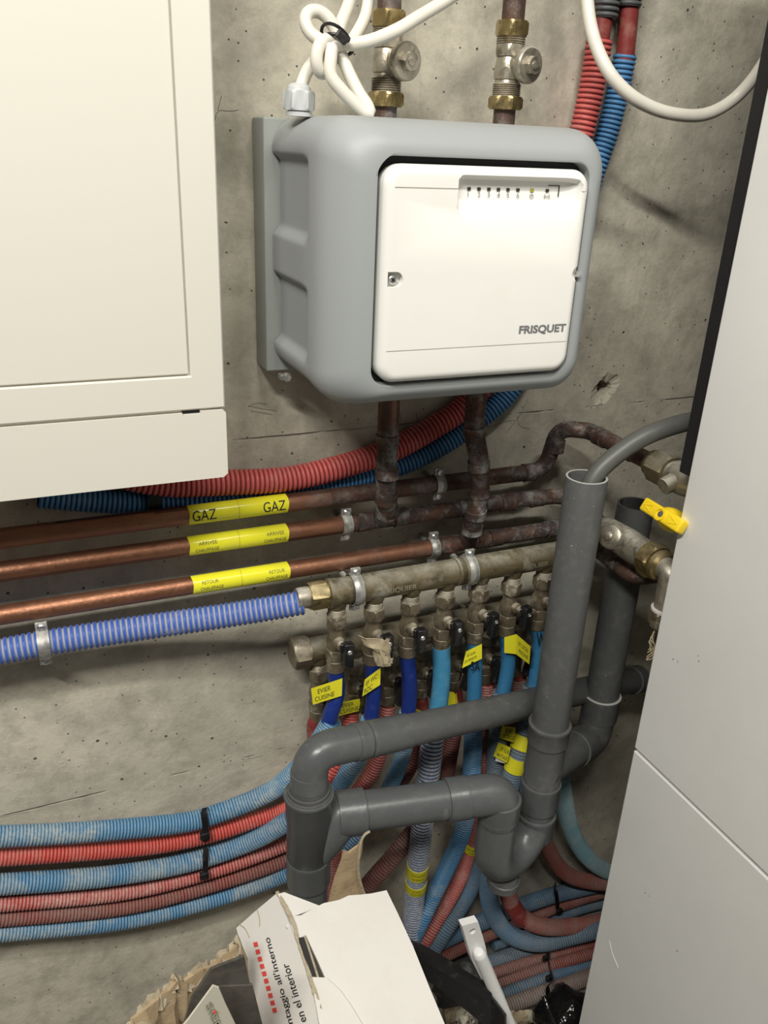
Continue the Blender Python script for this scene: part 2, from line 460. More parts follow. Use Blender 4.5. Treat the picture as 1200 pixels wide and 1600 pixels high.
M['pex_red'] = plain('dull_red_pipe', (.22, .035, .032), .45, c2=(.30, .11, .09), scale=60)
M['copper'] = copper('copper_tube', (.36, .175, .105), (.27, .12, .07))
M['copper_old'] = copper('aged_copper_tube', (.20, .105, .07), (.12, .068, .05))
M['manifold'] = dirty_metal('manifold_brass', (.20, .16, .09), (.40, .39, .33), (.52, .70), .55, .5)
M['nickel'] = dirty_metal('dull_nickel', (.46, .42, .34), (.62, .60, .54), (.56, .74), .75, .36)
M['valve'] = dirty_metal('stained_nickel', (.27, .225, .155), (.58, .55, .47), (.55, .72), .7, .4)
M['brass'] = dirty_metal('brass', (.38, .29, .13), (.45, .38, .24), (.62, .8), .85, .3)
M['zinc'] = dirty_metal('zinc_clamp', (.52, .52, .50), (.50, .49, .46), (.5, .7), .75, .38)
M['steel'] = plain('screw_steel', (.62, .62, .62), .3, .9)
def pvc(name, c, c2, rough, spk):
    n = NT(name); f = n.ramp(n.noise(70, 6, .7), .50, .78)
    col_ = n.mix(n.math('MULTIPLY', f, .6), c, c2)
    spots = None
    for sc, rad in ((60, .055), (150, .09)):
        sep = n.t.nodes.new('ShaderNodeSeparateColor'); n.t.links.new(n.voro(sc, 'Color'), sep.inputs[0])
        g = n.math('MULTIPLY', n.ramp(n.voro(sc), rad, rad * .6), n.math('GREATER_THAN', sep.outputs[0], spk))
        spots = g if spots is None else n.math('MAXIMUM', spots, g)
    scr = n.ramp(n.noise(30, 2, .5, stretch=(1, 1, .12)), .70, .715)
    spots = n.math('MAXIMUM', spots, n.math('MULTIPLY', scr, .12))
    n.set('Base Color', n.mix(n.math('MULTIPLY', spots, .8), col_, (.45, .45, .43)))
    n.set('Roughness', n.math('ADD', rough, n.math('MULTIPLY', f, .15))); n.bump(n.noise(200, 3), .0002); return n.m
M['pvc'] = pvc('grey_pvc', (.098, .104, .108), (.14, .14, .14), .30, .90)
M['pvc_dusty'] = pvc('dusty_grey_pvc', (.088, .091, .092), (.16, .16, .155), .45, .80)
M['pvc_edge'] = plain('pale_pvc_rim', (.40, .40, .38), .6)
M['black'] = plain('black_plastic', (.012, .012, .013), .32, c2=(.10, .095, .09), scale=90, lo=.55, hi=.8, amt=.6)
M['blackrub'] = plain('black_panel', (.008, .008, .009), .7)
M['cream'] = plain('cream_enamel', (.76, .735, .66), .38)
M['white_panel'] = plain('white_enamel', (.78, .78, .765), .34, c2=(.74, .74, .725), scale=4, lo=.4, hi=.6)
M['grey_case'] = plain('grey_moulded_casing', (.335, .355, .365), .48, bump=.00012, bscale=900)
M['grey_plate'] = plain('pale_grey_plate', (.34, .36, .345), .5)
M['white_door'] = plain('white_plastic', (.84, .835, .80), .38, c2=(.78, .77, .72), scale=9, lo=.55, hi=.75, amt=.4)
M['dark_gap'] = plain('dark_recess_plastic', (.015, .015, .015), .7)
M['print_grey'] = plain('grey_print', (.17, .17, .18), .5)
M['print_black'] = plain('black_print', (.015, .015, .015), .5)
M['print_red'] = plain('red_print', (.70, .07, .06), .5)
M['print_soft'] = plain('faded_black_print', (.10, .10, .03), .5)
M['yellow'] = plain('yellow_tape', (.84, .80, .035), .22, c2=(.78, .74, .05), scale=30)
M['yellow_paper'] = plain('yellow_label', (.82, .76, .03), .4)
M['yellow_knob'] = plain('yellow_plastic', (.86, .62, .02), .35)
M['cable'] = plain('white_cable', (.76, .73, .65), .42, c2=(.66, .62, .53), scale=40, lo=.5, hi=.8, amt=.5)
M['gland'] = plain('pale_grey_plastic', (.55, .57, .58), .4)
M['masking'] = plain('crumpled_masking_tape', (.50, .42, .28), .8, c2=(.38, .31, .19), scale=80, bump=.0006, bscale=220)
M['card_white'] = plain('white_carton', (.70, .68, .65), .6, c2=(.64, .61, .57), scale=10, lo=.45, hi=.75, bump=.0003, bscale=80)
M['kraft'] = plain('kraft_cardboard', (.46, .345, .21), .85, c2=(.32, .235, .14), scale=35, lo=.42, hi=.66, bump=.0012, bscale=90)
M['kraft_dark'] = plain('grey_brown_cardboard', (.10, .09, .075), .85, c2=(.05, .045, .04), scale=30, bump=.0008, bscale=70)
M['torn'] = plain('torn_board_edge', (.42, .36, .26), .95, c2=(.28, .23, .15), scale=160, bump=.001, bscale=300)
M['cream_paper'] = plain('cream_paper', (.66, .63, .52), .6)
M['white_plastic'] = plain('white_bracket_plastic', (.74, .74, .74), .4)
M['flex'] = plain('grey_flexible_tube', (.105, .108, .10), .45, c2=(.14, .14, .13), scale=30)
M['led_black'] = plain('dark_lens', (.02, .02, .015), .3)
M['led_amber'] = plain('olive_lens', (.35, .33, .03), .3)
M['inside'] = plain('dark_pipe_inside', (.05, .055, .055), .8)

def text_quad(mb, body, bl, br, tr, tl, u0, u1, v0, v1, bold=0.0, off=0.0006):
    V, Fc, wh = text_geo(body, bold); bl, br, tr, tl = [np.array(q, float) for q in (bl, br, tr, tl)]
    nn = nrm(np.cross(br - bl, tl - bl))
    out = []
    for p in V:
        u = u0 + (u1 - u0) * p[0] / wh[0]; v = v0 + (v1 - v0) * p[1] / wh[1]
        out.append((1 - v) * ((1 - u) * bl + u * br) + v * ((1 - u) * tl + u * tr) + nn * off)
    mb.add(out, Fc)

# ================================================================== SETTING
# back wall with a real drilled hole
HX, _, HZ = P(946, 607, 0)
bm = bmesh.new()
rnd = random.Random(3); ring = []
for k in range(32):
    a = 2 * math.pi * k / 32; r = .0115 * (1 + .18 * math.sin(3 * a + 1) + rnd.uniform(-.12, .12))
    ring.append(bm.verts.new((HX + r * math.cos(a) * 1.05, 0, HZ + r * math.sin(a))))
chip = []
for k in range(32):
    a = 2 * math.pi * k / 32; r = .0215 * (1 + .2 * math.sin(2 * a) + rnd.uniform(-.15, .15))
    chip.append(bm.verts.new((HX + r * math.cos(a), 0, HZ + r * math.sin(a))))
sq = []
for k in range(32):
    a = 2 * math.pi * k / 32; c, s_ = math.cos(a), math.sin(a); m = max(abs(c), abs(s_)); sq.append(bm.verts.new((HX + .05 * c / m, 0, HZ + .05 * s_ / m)))
inner = [bm.verts.new((v.co.x * .999 + HX * .001, .06, v.co.z - .003)) for v in ring]
for v in ring: v.co.y = .006
for k in range(32):
    j = (k + 1) % 32
    bm.faces.new((ring[k], ring[j], chip[j], chip[k])); bm.faces.new((chip[k], chip[j], sq[j], sq[k])); bm.faces.new((inner[k], inner[j], ring[j], ring[k]))
bm.faces.new(inner)
X0, X1, Z0, Z1 = -2.0, 2.6, -.12, 2.9
def q(x0, x1, z0, z1):
    vs = [bm.verts.new((x, 0, z)) for x, z in ((x0, z0), (x1, z0), (x1, z1), (x0, z1))]; bm.faces.new(vs)
q(X0, HX - .05, Z0, Z1); q(HX + .05, X1, Z0, Z1); q(HX - .05, HX + .05, Z0, HZ - .05); q(HX - .05, HX + .05, HZ + .05, Z1)
back = [bm.verts.new(c) for c in ((X0, .12, Z0), (X1, .12, Z0), (X1, .12, Z1), (X0, .12, Z1))]; bm.faces.new(back)
bmesh.ops.remove_doubles(bm, verts=bm.verts, dist=1e-5)
me = bpy.data.meshes.new('wall_back'); 
for f in bm.faces:
    f.normal_update()
    if f.calc_center_median().y < .01 and f.normal.y > 0: f.normal_flip()
bm.to_mesh(me); bm.free(); me.materials.append(M['wall'])
wall = bpy.data.objects.new('wall_back', me); col.objects.link(wall)
tag(wall, 'bare cast concrete wall with blow holes, board joints and one drilled hole', kind='structure')
m = MB(); m.box((.3, -.95, FLR - .03), (4.6, 1.9, .06)); fl = m.build('floor', M['floor'], shade=0)
tag(fl, 'dusty dark concrete floor under the pipe bundles', kind='structure')

# scratches left on the concrete (thin pencil like scores) are part of the wall
sc = MB(); rnd = random.Random(5)
for pts in ([(388, 634), (405, 638), (432, 642)], [(392, 642), (410, 645), (425, 648)], [(388, 636), (400, 630), (418, 632)],
            [(825, 622), (815, 645), (800, 665), (790, 678)], [(762, 668), (785, 660), (805, 656)], [(808, 650), (812, 665), (828, 670)],
            [(622, 640), (626, 655), (624, 672)], [(650, 643), (652, 660), (648, 672)], [(336, 188), (340, 173), (358, 174), (372, 172)], [(340, 173), (346, 150)],
            [(385, 1186), (410, 1181)], [(0, 1277), (25, 1272), (46, 1268)]):
    sc.tube([P(x, y, 0) for x, y in pts], .00035, 5, .006)
o = sc.build('trim_1', plain('score_mark', (.17, .155, .125), .9), None); tag(o, 'thin dark scores scratched into the concrete wall', kind='structure')

# ================================================================== LEFT WALL-HUNG CASING
d = .135
xr = P(352, 637, d)[0]; zt, zb = 1.70, P(355, 745, d)[2]; zg = P(352, 637, d)[2]
t = thing('boiler_casing', 'cream enamelled wall-hung boiler casing with a plain door, filling the upper left', 'boiler', (xr - .3, 0, zb))
xl = xr - .62
m = MB(); m.box(((xl + xr) / 2, -.090, (zt + zb) / 2 + .01), (xr - xl - .03, .080, zt - zb - .04)); m.build('body', M['cream'], t, 0)
# door frame with recessed field
def frame_ring(x0, x1, z0, z1, ix0, ix1, iz0, iz1, dout, din):
    m = MB(); V = []; 
    def rect(a, b, c, e, dd): return [(a, -dd, c), (b, -dd, c), (b, -dd, e), (a, -dd, e)]
    loops = [rect(x0, x1, z0, z1, dout - .025), rect(x0, x1, z0, z1, dout - .0015), rect(x0 + .0015, x1 - .0015, z0 + .0015, z1 - .0015, dout),
             rect(ix0 - .0012, ix1 + .0012, iz0 - .0012, iz1 + .0012, dout), rect(ix0, ix1, iz0, iz1, dout - .0012), rect(ix0, ix1, iz0, iz1, din)]
    for l in loops: V += l
    Fc = []
    for i in range(len(loops) - 1):
        for j in range(4): k = (j + 1) % 4; Fc.append((i * 4 + j, i * 4 + k, i * 4 + 4 + k, i * 4 + 4 + j))
    Fc.append((3, 2, 1, 0)); n_ = len(loops) - 1; Fc.append(tuple(n_ * 4 + j for j in range(4)))
    m.add(V, Fc); return m
ixr = P(298, 588, d)[0]; izb = P(298, 588, d)[2]
frame_ring(xl, xr, zg, zt, xl + .05, ixr, izb, zt - .05, d, d - .006).build('door_frame', M['cream'], t, 20)
m = MB(); m.box(((xl + .052 + ixr - .0016) / 2, -(d - .0045), (izb + .0016 + zt - .052) / 2), (ixr - .0016 - xl - .052, .006, zt - .052 - izb - .0016), bev=.0014)
m.build('door_panel', M['cream'], t, 12)
# lower fascia with chamfered corners and a slot at its top edge
zf = zg - .0012; m = MB()
sx0, sx1 = P(285, 640, d)[0], P(313, 638, d)[0]
outl = [(xl, zb), (xr - .004, zb), (xr + .0006, zb + .004), (xr + .0006, zf - .004), (xr - .0025, zf - .0005), (sx1, zf - .0005), (sx1, zf - .0034), (sx0, zf - .0034), (sx0, zf - .0015), (xl, zf - .0015)]
m.poly([(x, -d + .0004, z) for x, z in outl][::-1], -.012)
o = m.build('lower_fascia', M['cream'], t, 20); tag(o, 'cream lower fascia strip with a dark slot at its top')
m = MB(); m.box(((sx0 + sx1) / 2, -d + .006, zf - .002), (sx1 - sx0, .003, .004)); m.build('slot', M['dark_gap'], t, 0)

# ================================================================== RIGHT WHITE APPLIANCE
XA = .660; YB = -.300
t = thing('boiler_cabinet', 'tall white enamelled boiler cabinet standing on the right with a seam across its side', 'boiler', (XA + .3, -.6, FLR))
zs = P(990, 1170, .3)[2]
m = MB(); m.box((XA + .3, (YB - 1.02) / 2, (zs - .002 + FLR) / 2), (.6, .72, zs - .002 - FLR), bev=.0018); m.build('lower_side_panel', M['white_panel'], t, 12)
m = MB(); m.box((XA + .3, (YB - 1.02) / 2, (zs + .002 + 1.80) / 2), (.6, .72, 1.80 - zs - .002), bev=.0018); m.build('upper_side_panel', M['white_panel'], t, 12)
m = MB(); m.box((XA + .30, (YB - 1.02) / 2, .87), (.59, .70, 1.82)); m.build('inner_body', M['dark_gap'], t, 0)
zk = P(1079, 741, .3)[2] - .004
m = MB(); m.box((XA + .303, YB + .0095, (zk + 1.80) / 2), (.6, .019, 1.80 - zk), bev=.001); o = m.build('back_panel', M['blackrub'], t, 0); tag(o, 'black back panel edge')
m = MB()
m.tube([PX(952, 1470, XA - .0001), PX(957, 1490, XA - .0001), PX(966, 1512, XA - .0001)], .0004, 6, .004); m.build('scratch', plain('pale_scratch', (.75, .75, .73), .6), t)
for x, y, r in ((1008, 1395, .0009), (1014, 1400, .0006), (1058, 1486, .0010), (1092, 1033, .0008), (1091, 1025, .0006), (1052, 1030, .0009), (1059, 1034, .0007)):
    m = MB(); p = PX(x, y, XA); m.lathe(p - np.array((.0002, 0, 0)), p + np.array((.0002, 0, 0)), [(0, r), (.0002, r)], 8); m.build('dirt_speck', M['kraft_dark'], t)

# ================================================================== HYDRAULIC MODULE
CX0, CX1, CZ0, CZ1 = .2655, .5600, 1.1095, 1.3715
t = thing('control_box', 'grey moulded wall box with white front door reading FRISQUET, above the copper pipes', 'control box', (.41, 0, CZ0))
def rr(x0, x1, z0, z1, r, nl=90, ns=20, nc=9):
    pts = []
    def arc(cx, cz, a0): return [(cx + r * math.cos(math.radians(a0 + 90 * k / nc)), cz + r * math.sin(math.radians(a0 + 90 * k / nc))) for k in range(nc)]
    def line(a, b, n): return [(a[0] + (b[0] - a[0]) * k / n, a[1] + (b[1] - a[1]) * k / n) for k in range(n)]
    pts += arc(x1 - r, z0 + r, -90) + line((x1, z0 + r), (x1, z1 - r), ns) + arc(x1 - r, z1 - r, 0) + line((x1 - r, z1), (x0 + r, z1), ns)
    pts += arc(x0 + r, z1 - r, 90) + line((x0, z1 - r), (x0, z0 + r), nl) + arc(x0 + r, z0 + r, 180) + line((x0 + r, z0), (x1 - r, z0), ns)
    return pts
def loops_mesh(m, loops, cap0=True, cap1=True):
    n = len(loops[0]); V = [p for l in loops for p in l]; Fc = []
    for i in range(len(loops) - 1):
        for j in range(n): k = (j + 1) % n; Fc.append((i * n + j, i * n + k, (i + 1) * n + k, (i + 1) * n + j))
    if cap0: Fc.append(tuple(range(n - 1, -1, -1)))
    if cap1: Fc.append(tuple((len(loops) - 1) * n + j for j in range(n)))
    m.add(V, Fc)
def sst(a, b, x): x = max(0, min(1, (x - a) / (b - a))); return x * x * (3 - 2 * x)
loops = []
def dent(x, dd, z):
    k = 1 - sst(.140, .165, dd)
    mz = 0
    for a, b in ((1.262, 1.334), (1.146, 1.216), (1.06, 1.122)):
        mz = max(mz, sst(a - .006, a + .006, z) * (1 - sst(b - .005, b + .005, z)))
    return .0085 * k * mz * (1 - sst(CX0 + .004, CX0 + .03, x))
def case_loop(dd, l, r, tp, bt, rad):
    return [(x + dent(x, dd, z), -dd, z) for x, z in rr(CX0 + l, CX1 - r, CZ0 + bt, CZ1 - tp, rad)]
loops.append(case_loop(.046, .004, .004, .004, .004, .03))
for dd in (.0465, .052, .06, .075, .09, .105, .12, .13, .138, .142, .146, .150, .154, .158, .162, .166, .172, .178): loops.append(case_loop(dd, 0, 0, 0, 0, .032))
DF = .2305
for k in range(1, 15):
    th = math.pi / 2 * k / 14; s_, c = math.sin(th), 1 - math.cos(th)
    dd = .178 + (DF - .178) * s_; loops.append([(x + dent(x, dd, z), -dd, z) for x, z in rr(CX0 + .0385 * c, CX1 - .026 * c, CZ0 + .023 * c, CZ1 - .028 * c, .032 - .006 * c)])
OX0, OX1, OZ0, OZ1 = .3065, .5285, 1.1365, 1.3405
for a, dd in ((.0012, DF), (.0002, DF - .0006), (0, DF - .002), (0, DF - .017)):
    loops.append([(x, -dd, z) for x, z in rr(OX0 - a, OX1 + a, OZ0 - a, OZ1 + a, .016)])
m = MB(); loops_mesh(m, loops); m.build('casing', M['grey_case'], t, 50)
m = MB(); m.box(((OX0 + OX1) / 2, -(DF - .0155), (OZ0 + OZ1) / 2), (OX1 - OX0 - .001, .002, OZ1 - OZ0 - .001)); m.build('recess_floor', M['dark_gap'], t, 0)
m = MB(); m.box((.3685, -.022, 1.2385), (.222, .0436, .262), bev=.002); m.build('back_plate', M['grey_plate'], t, 30)
# clip hinge screw, lower left
p = P(447, 588, .045); m = MB(); m.box(p + np.array((-.002, .0, 0)), (.012, .012, .006), bev=.001); m.lathe(p, p + np.array((0, -.012, 0)), [(0, .0045), (.002, .0055), (.006, .005), (.007, .003)], 14)
o = m.build('fixing_screw', M['zinc'], t); tag(o, 'zinc fixing screw')
# door
WX0, WX1, WZ0, WZ1 = .3100, .5245, 1.1400, 1.3345; DD = .2400
loops = []
for dd, i, r in ((DF - .0140, .0025, .016), (DF - .013, .0008, .017), (.2310, 0, .018)): loops.append([(x, -dd, z) for x, z in rr(WX0 + i, WX1 - i, WZ0 + i, WZ1 - i, r, 20)])
for k in range(1, 9):
    th = math.pi / 2 * k / 8; loops.append([(x, -(.2310 + .009 * math.sin(th)), z) for x, z in rr(WX0 + .009 * (1 - math.cos(th)), WX1 - .009 * (1 - math.cos(th)), WZ0 + .009 * (1 - math.cos(th)), WZ1 - .009 * (1 - math.cos(th)), .018 - .008 * (1 - math.cos(th)), 20)])
m = MB(); loops_mesh(m, loops); door = m.build('front_door', M['white_door'], t, 40)
cut = []
def wcut(mb): o = mb.build('cut', M['white_door'], None, 0); cut.append(o); return o
RZ1, RZ0 = P(810, 277, DD)[2], P(810, 346, DD)[2]; RX0, RX1 = P(715, 310, DD)[0], P(909, 310, DD)[0]
ZL = P(793, 311, DD - .008)[2]      # bottom of the lens band
c = MB(); prof = [(RZ1 + .0015, -.004), (RZ1 + .0008, .0), (RZ1 - .0035, .0092), (ZL, .0102), (ZL - .0015, .0094), (RZ0, -.0002), (RZ0 - .001, -.004)]
def rcx(z0_, z1_, r, n=10):
    return None
loops2 = []
NN = 40
for k in range(NN + 1):      # sides slope inwards so the scoop has rounded ends
    u = k / NN; e = .010 * 0
    x = RX0 + (RX1 - RX0) * u
    edge = min(1, min(u / .045, (1 - u) / .16)); s_ = math.sqrt(max(0, 1 - (1 - edge) ** 2))
    loops2.append([(x, -(DD - max(-.004, pr * (.02 + .98 * s_) if pr > 0 else pr)), (RZ0 + RZ1) / 2 + (z - (RZ0 + RZ1) / 2) * (.80 + .20 * s_)) for z, pr in prof])
loops_mesh(c, loops2); wcut(c)
gz1 = P(665, 294, DD)[2]; gz0 = P(740, 542, DD)[2]
c = MB(); c.box(((WX0 + .007 + RX0) / 2 + .001, -DD, gz1), (RX0 - WX0 - .008, .0028, .0011)); wcut(c)
c = MB(); c.box(((RX1 + WX1) / 2, -DD, gz1), (WX1 - RX1 + .002, .0028, .0011)); wcut(c)
c = MB(); c.box(((WX0 + WX1) / 2 + .001, -DD, gz0), (WX1 - WX0 - .012, .0028, .0011)); wcut(c)
def notch(px, py, side):
    p = P(px, py, DD); cc = MB(); xs = p[0]; r = .0068
    pts = [(xs + (r * math.sin(math.radians(a))) * (1 if side < 0 else -1), p[2] + r * math.cos(math.radians(a))) for a in range(0, 181, 15)]
    ex = WX0 + .0055 if side < 0 else WX1 + .004
    pts = [(ex, p[2] + r)] + pts + [(ex, p[2] - r)]
    loops_mesh(cc, [[(x, -.245, z) for x, z in pts], [(x, -.2325, z) for x, z in pts]]); wcut(cc); return p
pn = notch(619, 437, -1); pn2 = notch(903, 428, 1)
boolean_cut(door, cut)
m = MB(); pq = P(613, 437, .236); m.lathe(pq + np.array((0, .004, 0)), pq + np.array((0, -.002, 0)), [(0, .0042), (.005, .0042), (.006, .0032)], 18); o = m.build('door_screw', M['steel'], door); 
m = MB(); m.box(pq + np.array((0, -.0021, 0)), (.0045, .0006, .0012), Matrix.Rotation(.7, 3, 'Y')); m.box(pq + np.array((0, -.0021, 0)), (.0045, .0006, .0012), Matrix.Rotation(.7 + math.pi / 2, 3, 'Y')); m.build('screw_cross', M['dark_gap'], door, 0)
pq = P(902, 428, .234); m = MB(); m.lathe(pq + np.array((0.001, .004, 0)), pq + np.array((0.001, -.002, 0)), [(0, .0036), (.004, .0036), (.005, .003)], 16); m.build('door_screw', M['steel'], door)
def band(px, dz=0.0):     # a spot on the lens band of the scoop
    p = P(px, 297, DD - .0095); zz = ZL + .0082 + dz
    return np.array((p[0], -(DD - .0096), zz))
for k, px in enumerate((732.5, 748, 763.5, 778.5, 793.5, 809)):
    p = band(px); mm = MB(); mm.box(p, (.0032, .0016, .0026)); mm.build('indicator_lens', M['led_black'], door, 0)
p = band(831); mm = MB(); mm.box(p, (.0034, .0016, .0028)); tag(mm.build('indicator_lens', M['led_amber'], door, 0), 'olive amber indicator lens')
p = band(855); mm = MB(); mm.box(p, (.0034, .0016, .0026)); mm.build('indicator_lens', M['led_black'], door, 0)
mm = MB()
for k, px in enumerate((732.5, 748, 763.5, 778.5, 793.5, 809)):
    p = band(px, -.0050); text_flat(mm, str(k + 1), p + np.array((-.0011, -.0007, -.0020)), (1, 0, 0), (0, .1, 1), .0044, bold=.0)
p = band(831, -.0052); mm.sweep(np.array([p + np.array((.0018 * math.sin(a), -.0007, .0018 * math.cos(a))) for a in np.linspace(.5, 5.78, 16)]), .00028, 5); mm.box(p + np.array((0, -.0007, .0016)), (.0005, .0004, .002))
p = band(855, -.0052); mm.box(p + np.array((0, -.0007, 0)), (.0008, .0004, .0008))
for sgn in (-1, 1):
    for rad in (.0018, .0030): mm.sweep(np.array([p + np.array((sgn * rad * math.cos(a), -.0007, rad * math.sin(a))) for a in np.linspace(-.7, .7, 8)]), .00025, 5)
mm.build('printed_numerals', M['print_grey'], door, 0)
mm = MB(); a = band(856, .0045); b_ = band(873, .0045); mm.box((a + b_) / 2 + np.array((0, -.0003, 0)), (b_[0] - a[0], .0008, .0008)); c_ = band(873, -.0052); mm.box((b_ + c_) / 2 + np.array((0, -.0003, 0)), (.0008, .0008, b_[2] - c_[2]))
mm.build('printed_bracket', M['print_black'], door, 0)
mm = MB(); a = P(810, 524, DD); b_ = P(883, 519, DD); hgt = P(810, 509, DD)[2] - a[2]
text_flat(mm, 'FRISQUET', a, (1, 0, 0), (0, 0, 1), hgt, bold=.035, width=b_[0] - a[0]); mm.build('printed_name', M['print_grey'], door, 0)
# cable gland on its top
m = MB(); g0 = np.array((P(467, 166, .10)[0], -.10, CZ1 - .0015))
m.lathe(g0, g0 + np.array((0, 0, 1)), [(0, .0125), (.004, .0125), (.0042, .0105), (.006, .0105)], 24)
m.hexnut(g0 + np.array((0, 0, .005)), g0 + np.array((0, 0, .022)), .0155, .3)
m.lathe(g0 + np.array((0, 0, .021)), g0 + np.array((0, 0, 1)), [(0, .0118), (.004, .011), (.007, .008), (.0075, .0062)], 24)
tag(m.build('cable_gland', M['gland'], t, 30), 'pale grey cable gland')

# ================================================================== COPPER PIPES
def pos(x, d_, z): return np.array((x, -d_, z), float)
RP = .0112
Z1_, Z2_, Z3_ = .942, .901, .8475
def blot(centres, wdt=.03, base=0.0):
    return lambda p: max([base] + [math.exp(-((p - c) / wdt) ** 2) for c in centres])
def pipe_with_dirt(m, path, r, fn, seg=20, step=.004):
    path, tt = resample(np.asarray(path, float), step)
    m.sweep(path, r if np.isscalar(r) else np.array([r(p) for p in path]), seg, True, None, np.array([fn(p) for p in path]))
def collar(m, c, axis, r, L=.018, dirt=1.0, lip=.0014):
    c = np.array(c, float); axis = nrm(axis); A = c - axis * L / 2
    m.lathe(A, A + axis, [(0, r + .0002), (.0006, r + lip), (.003, r + lip * .8), (L - .003, r + lip * .8), (L - .0006, r + lip), (L, r + .0002)], 20, dirt=dirt)
ramp_x = lambda a, b: (lambda p: sst(a, b, p[0]))
# gas pipe
t = thing('copper_gas_pipe', 'topmost horizontal copper pipe carrying the yellow GAZ sticker, rising at its right end', 'pipe', pos(-.1, .045, Z1_ - RP))
m = MB(); x5 = P(858, 700, .055)[0]; xr_ = .690; zr = P(885, 672, .06)[2]
path = fillet([pos(-.95, .042, Z1_ + .001), pos(.655, .042, Z1_), pos(.664, .048, zr), pos(.695, .075, zr + .001), pos(.7035, -PX(1020, 748, .7035)[1] + .006, zr - .003)], [.026, .022, .018])
pipe_with_dirt(m, path, RP, lambda p: max(sst(.28, .36, p[0]) * .55, sst(.50, .60, p[0])) * (1 - .5 * sst(.10, .16, -p[1])))
collar(m, pos(.628, .042, Z1_), (1, 0, 0), RP); collar(m, pos(.6635, .0475, zr - .026), (0.05, 0, 1), RP); collar(m, pos(.6965, .10, zr), (0, -1, 0), RP); collar(m, pos(.6995, .155, zr - .001), (0, -1, 0), RP, .012)
m.build('tube', M['copper_old'], t)
path_a = fillet([pos(-.95, .042, Z1_ + .001), pos(.30, .042, Z1_)], .01)
g = MB(); pipe_with_dirt(g, [pos(-.95, .042, Z1_ + .001), pos(.335, .042, Z1_)], RP + .00015, lambda p: sst(.27, .335, p[0]) * .6); tag(g.build('tube', M['copper'], t), 'clean left stretch of copper tube')
def sticker(t, z, dd, xa, xb, words, r, mat='yellow'):
    m = MB(); seg = 28; A = pos(xa, dd, z); n_ = 24
    # a sleeve of tape around the front of the pipe
    rows = []
    for i in range(n_ + 1):
        x = xa + (xb - xa) * i / n_; rows.append([(x + .0006 * math.sin(a * 3 + i * .0), -dd - (r + .0004) * math.cos(a), z + (r + .0004) * math.sin(a)) for a in np.linspace(-1.75, 1.9, seg)])
    m.strip(rows, .0002); s = m.build('sticker', M[mat], t)
    for (body, u, v, h, bold, wd) in words:
        mm = MB(); V, Fc, wh = text_geo(body, bold, refine=3); sy = h / wh[1]; sx = (wd / wh[0]) if wd else sy
        x0 = xa + (xb - xa) * u
        mm.add([(x0 + p[0] * sx, -dd - (r + .0007) * math.cos(v + (p[1] - wh[1] / 2) * sy / r), z + (r + .0007) * math.sin(v + (p[1] - wh[1] / 2) * sy / r)) for p in V], Fc)
        mm.build('lettering', M['print_black'] if words[0][3] > .007 else M['print_soft'], s, 0)
    ln = MB(); xm = (xa + xb) / 2 - .001
    ln.sweep(np.array([(xm, -dd - (r + .0005) * math.cos(a), z + (r + .0005) * math.sin(a)) for a in np.linspace(-1.4, 1.5, 14)]), .00022, 5); ln.build('tape_joint', M['print_soft'], s, 0)
xs0, xs1 = P(296, 800, .055)[0], P(452, 785, .055)[0]
sticker(t, Z1_, .042, xs0, xs1, [('GAZ', .03, .20, .0125, .004, .028), ('GAZ', .735, .20, .0125, .004, .028)], RP)
# flow pipe with its riser to the box
t = thing('copper_flow_pipe', 'middle horizontal copper pipe tagged ARRIVEE CHAUFFAGE with the left riser', 'pipe', pos(-.1, .04, Z2_ - RP))
m = MB()
path = fillet([pos(-.95, .040, Z2_ + .002), pos(.54, .040, Z2_ - .001), pos(.600, .050, Z2_ + .006), pos(.690, .050, Z2_ + .002), pos(.700, .085, Z2_ - .008), pos(.700, -PX(948, 826, .70)[1] - .004, Z2_ - .015)], [.05, .05, .03, .02])
pipe_with_dirt(m, path, RP, lambda p: sst(.345, .375, p[0]))
m2 = MB(); pipe_with_dirt(m2, [pos(-.95, .040, Z2_ + .002), pos(.372, .040, Z2_)], RP + .00015, lambda p: sst(.335, .372, p[0]))
for x in (.385, .435, .532, .592, .64): collar(m, pos(x, .041 if x < .56 else .05, Z2_ if x < .56 else Z2_ + .004), (1, 0, .02), RP, .02)
m.build('tube', M['copper_old'], t); tag(m2.build('tube', M['copper'], t), 'clean left stretch of copper tube')
RA = .0125
m = MB(); ax = .388
path = fillet([pos(.383, .105, 1.13), pos(.384, .105, 1.005), pos(.391, .092, .955), pos(.405, .072, .925), pos(.408, .045, Z2_ + .004)], [.03, .03, .02])
pipe_with_dirt(m, path, RA, lambda p: sst(1.06, 1.03, p[2]) * .95 + .25)
for z_, x_, d_ in ((1.035, .3838, .105), (.992, .3855, .104), (.955, .3915, .091), (.925, .4035, .070)): collar(m, pos(x_, d_, z_), (.1 if z_ < .98 else 0, .2 if z_ < .98 else 0, -1), RA, .012, lip=.0018)
tag(m.build('riser', M['copper_old'], t), 'blackened copper riser')
sticker(t, Z2_, .040, P(297, 850, .055)[0], P(453, 832, .055)[0], [('ARRIVEE', .09, .52, .0042, .002, .022), ('CHAUFFAGE', .055, -.20, .0042, .002, .028), ('ARRIVEE', .77, .52, .0042, .002, .022), ('CHAUFFAGE', .74, -.20, .0042, .002, .028)], RP)
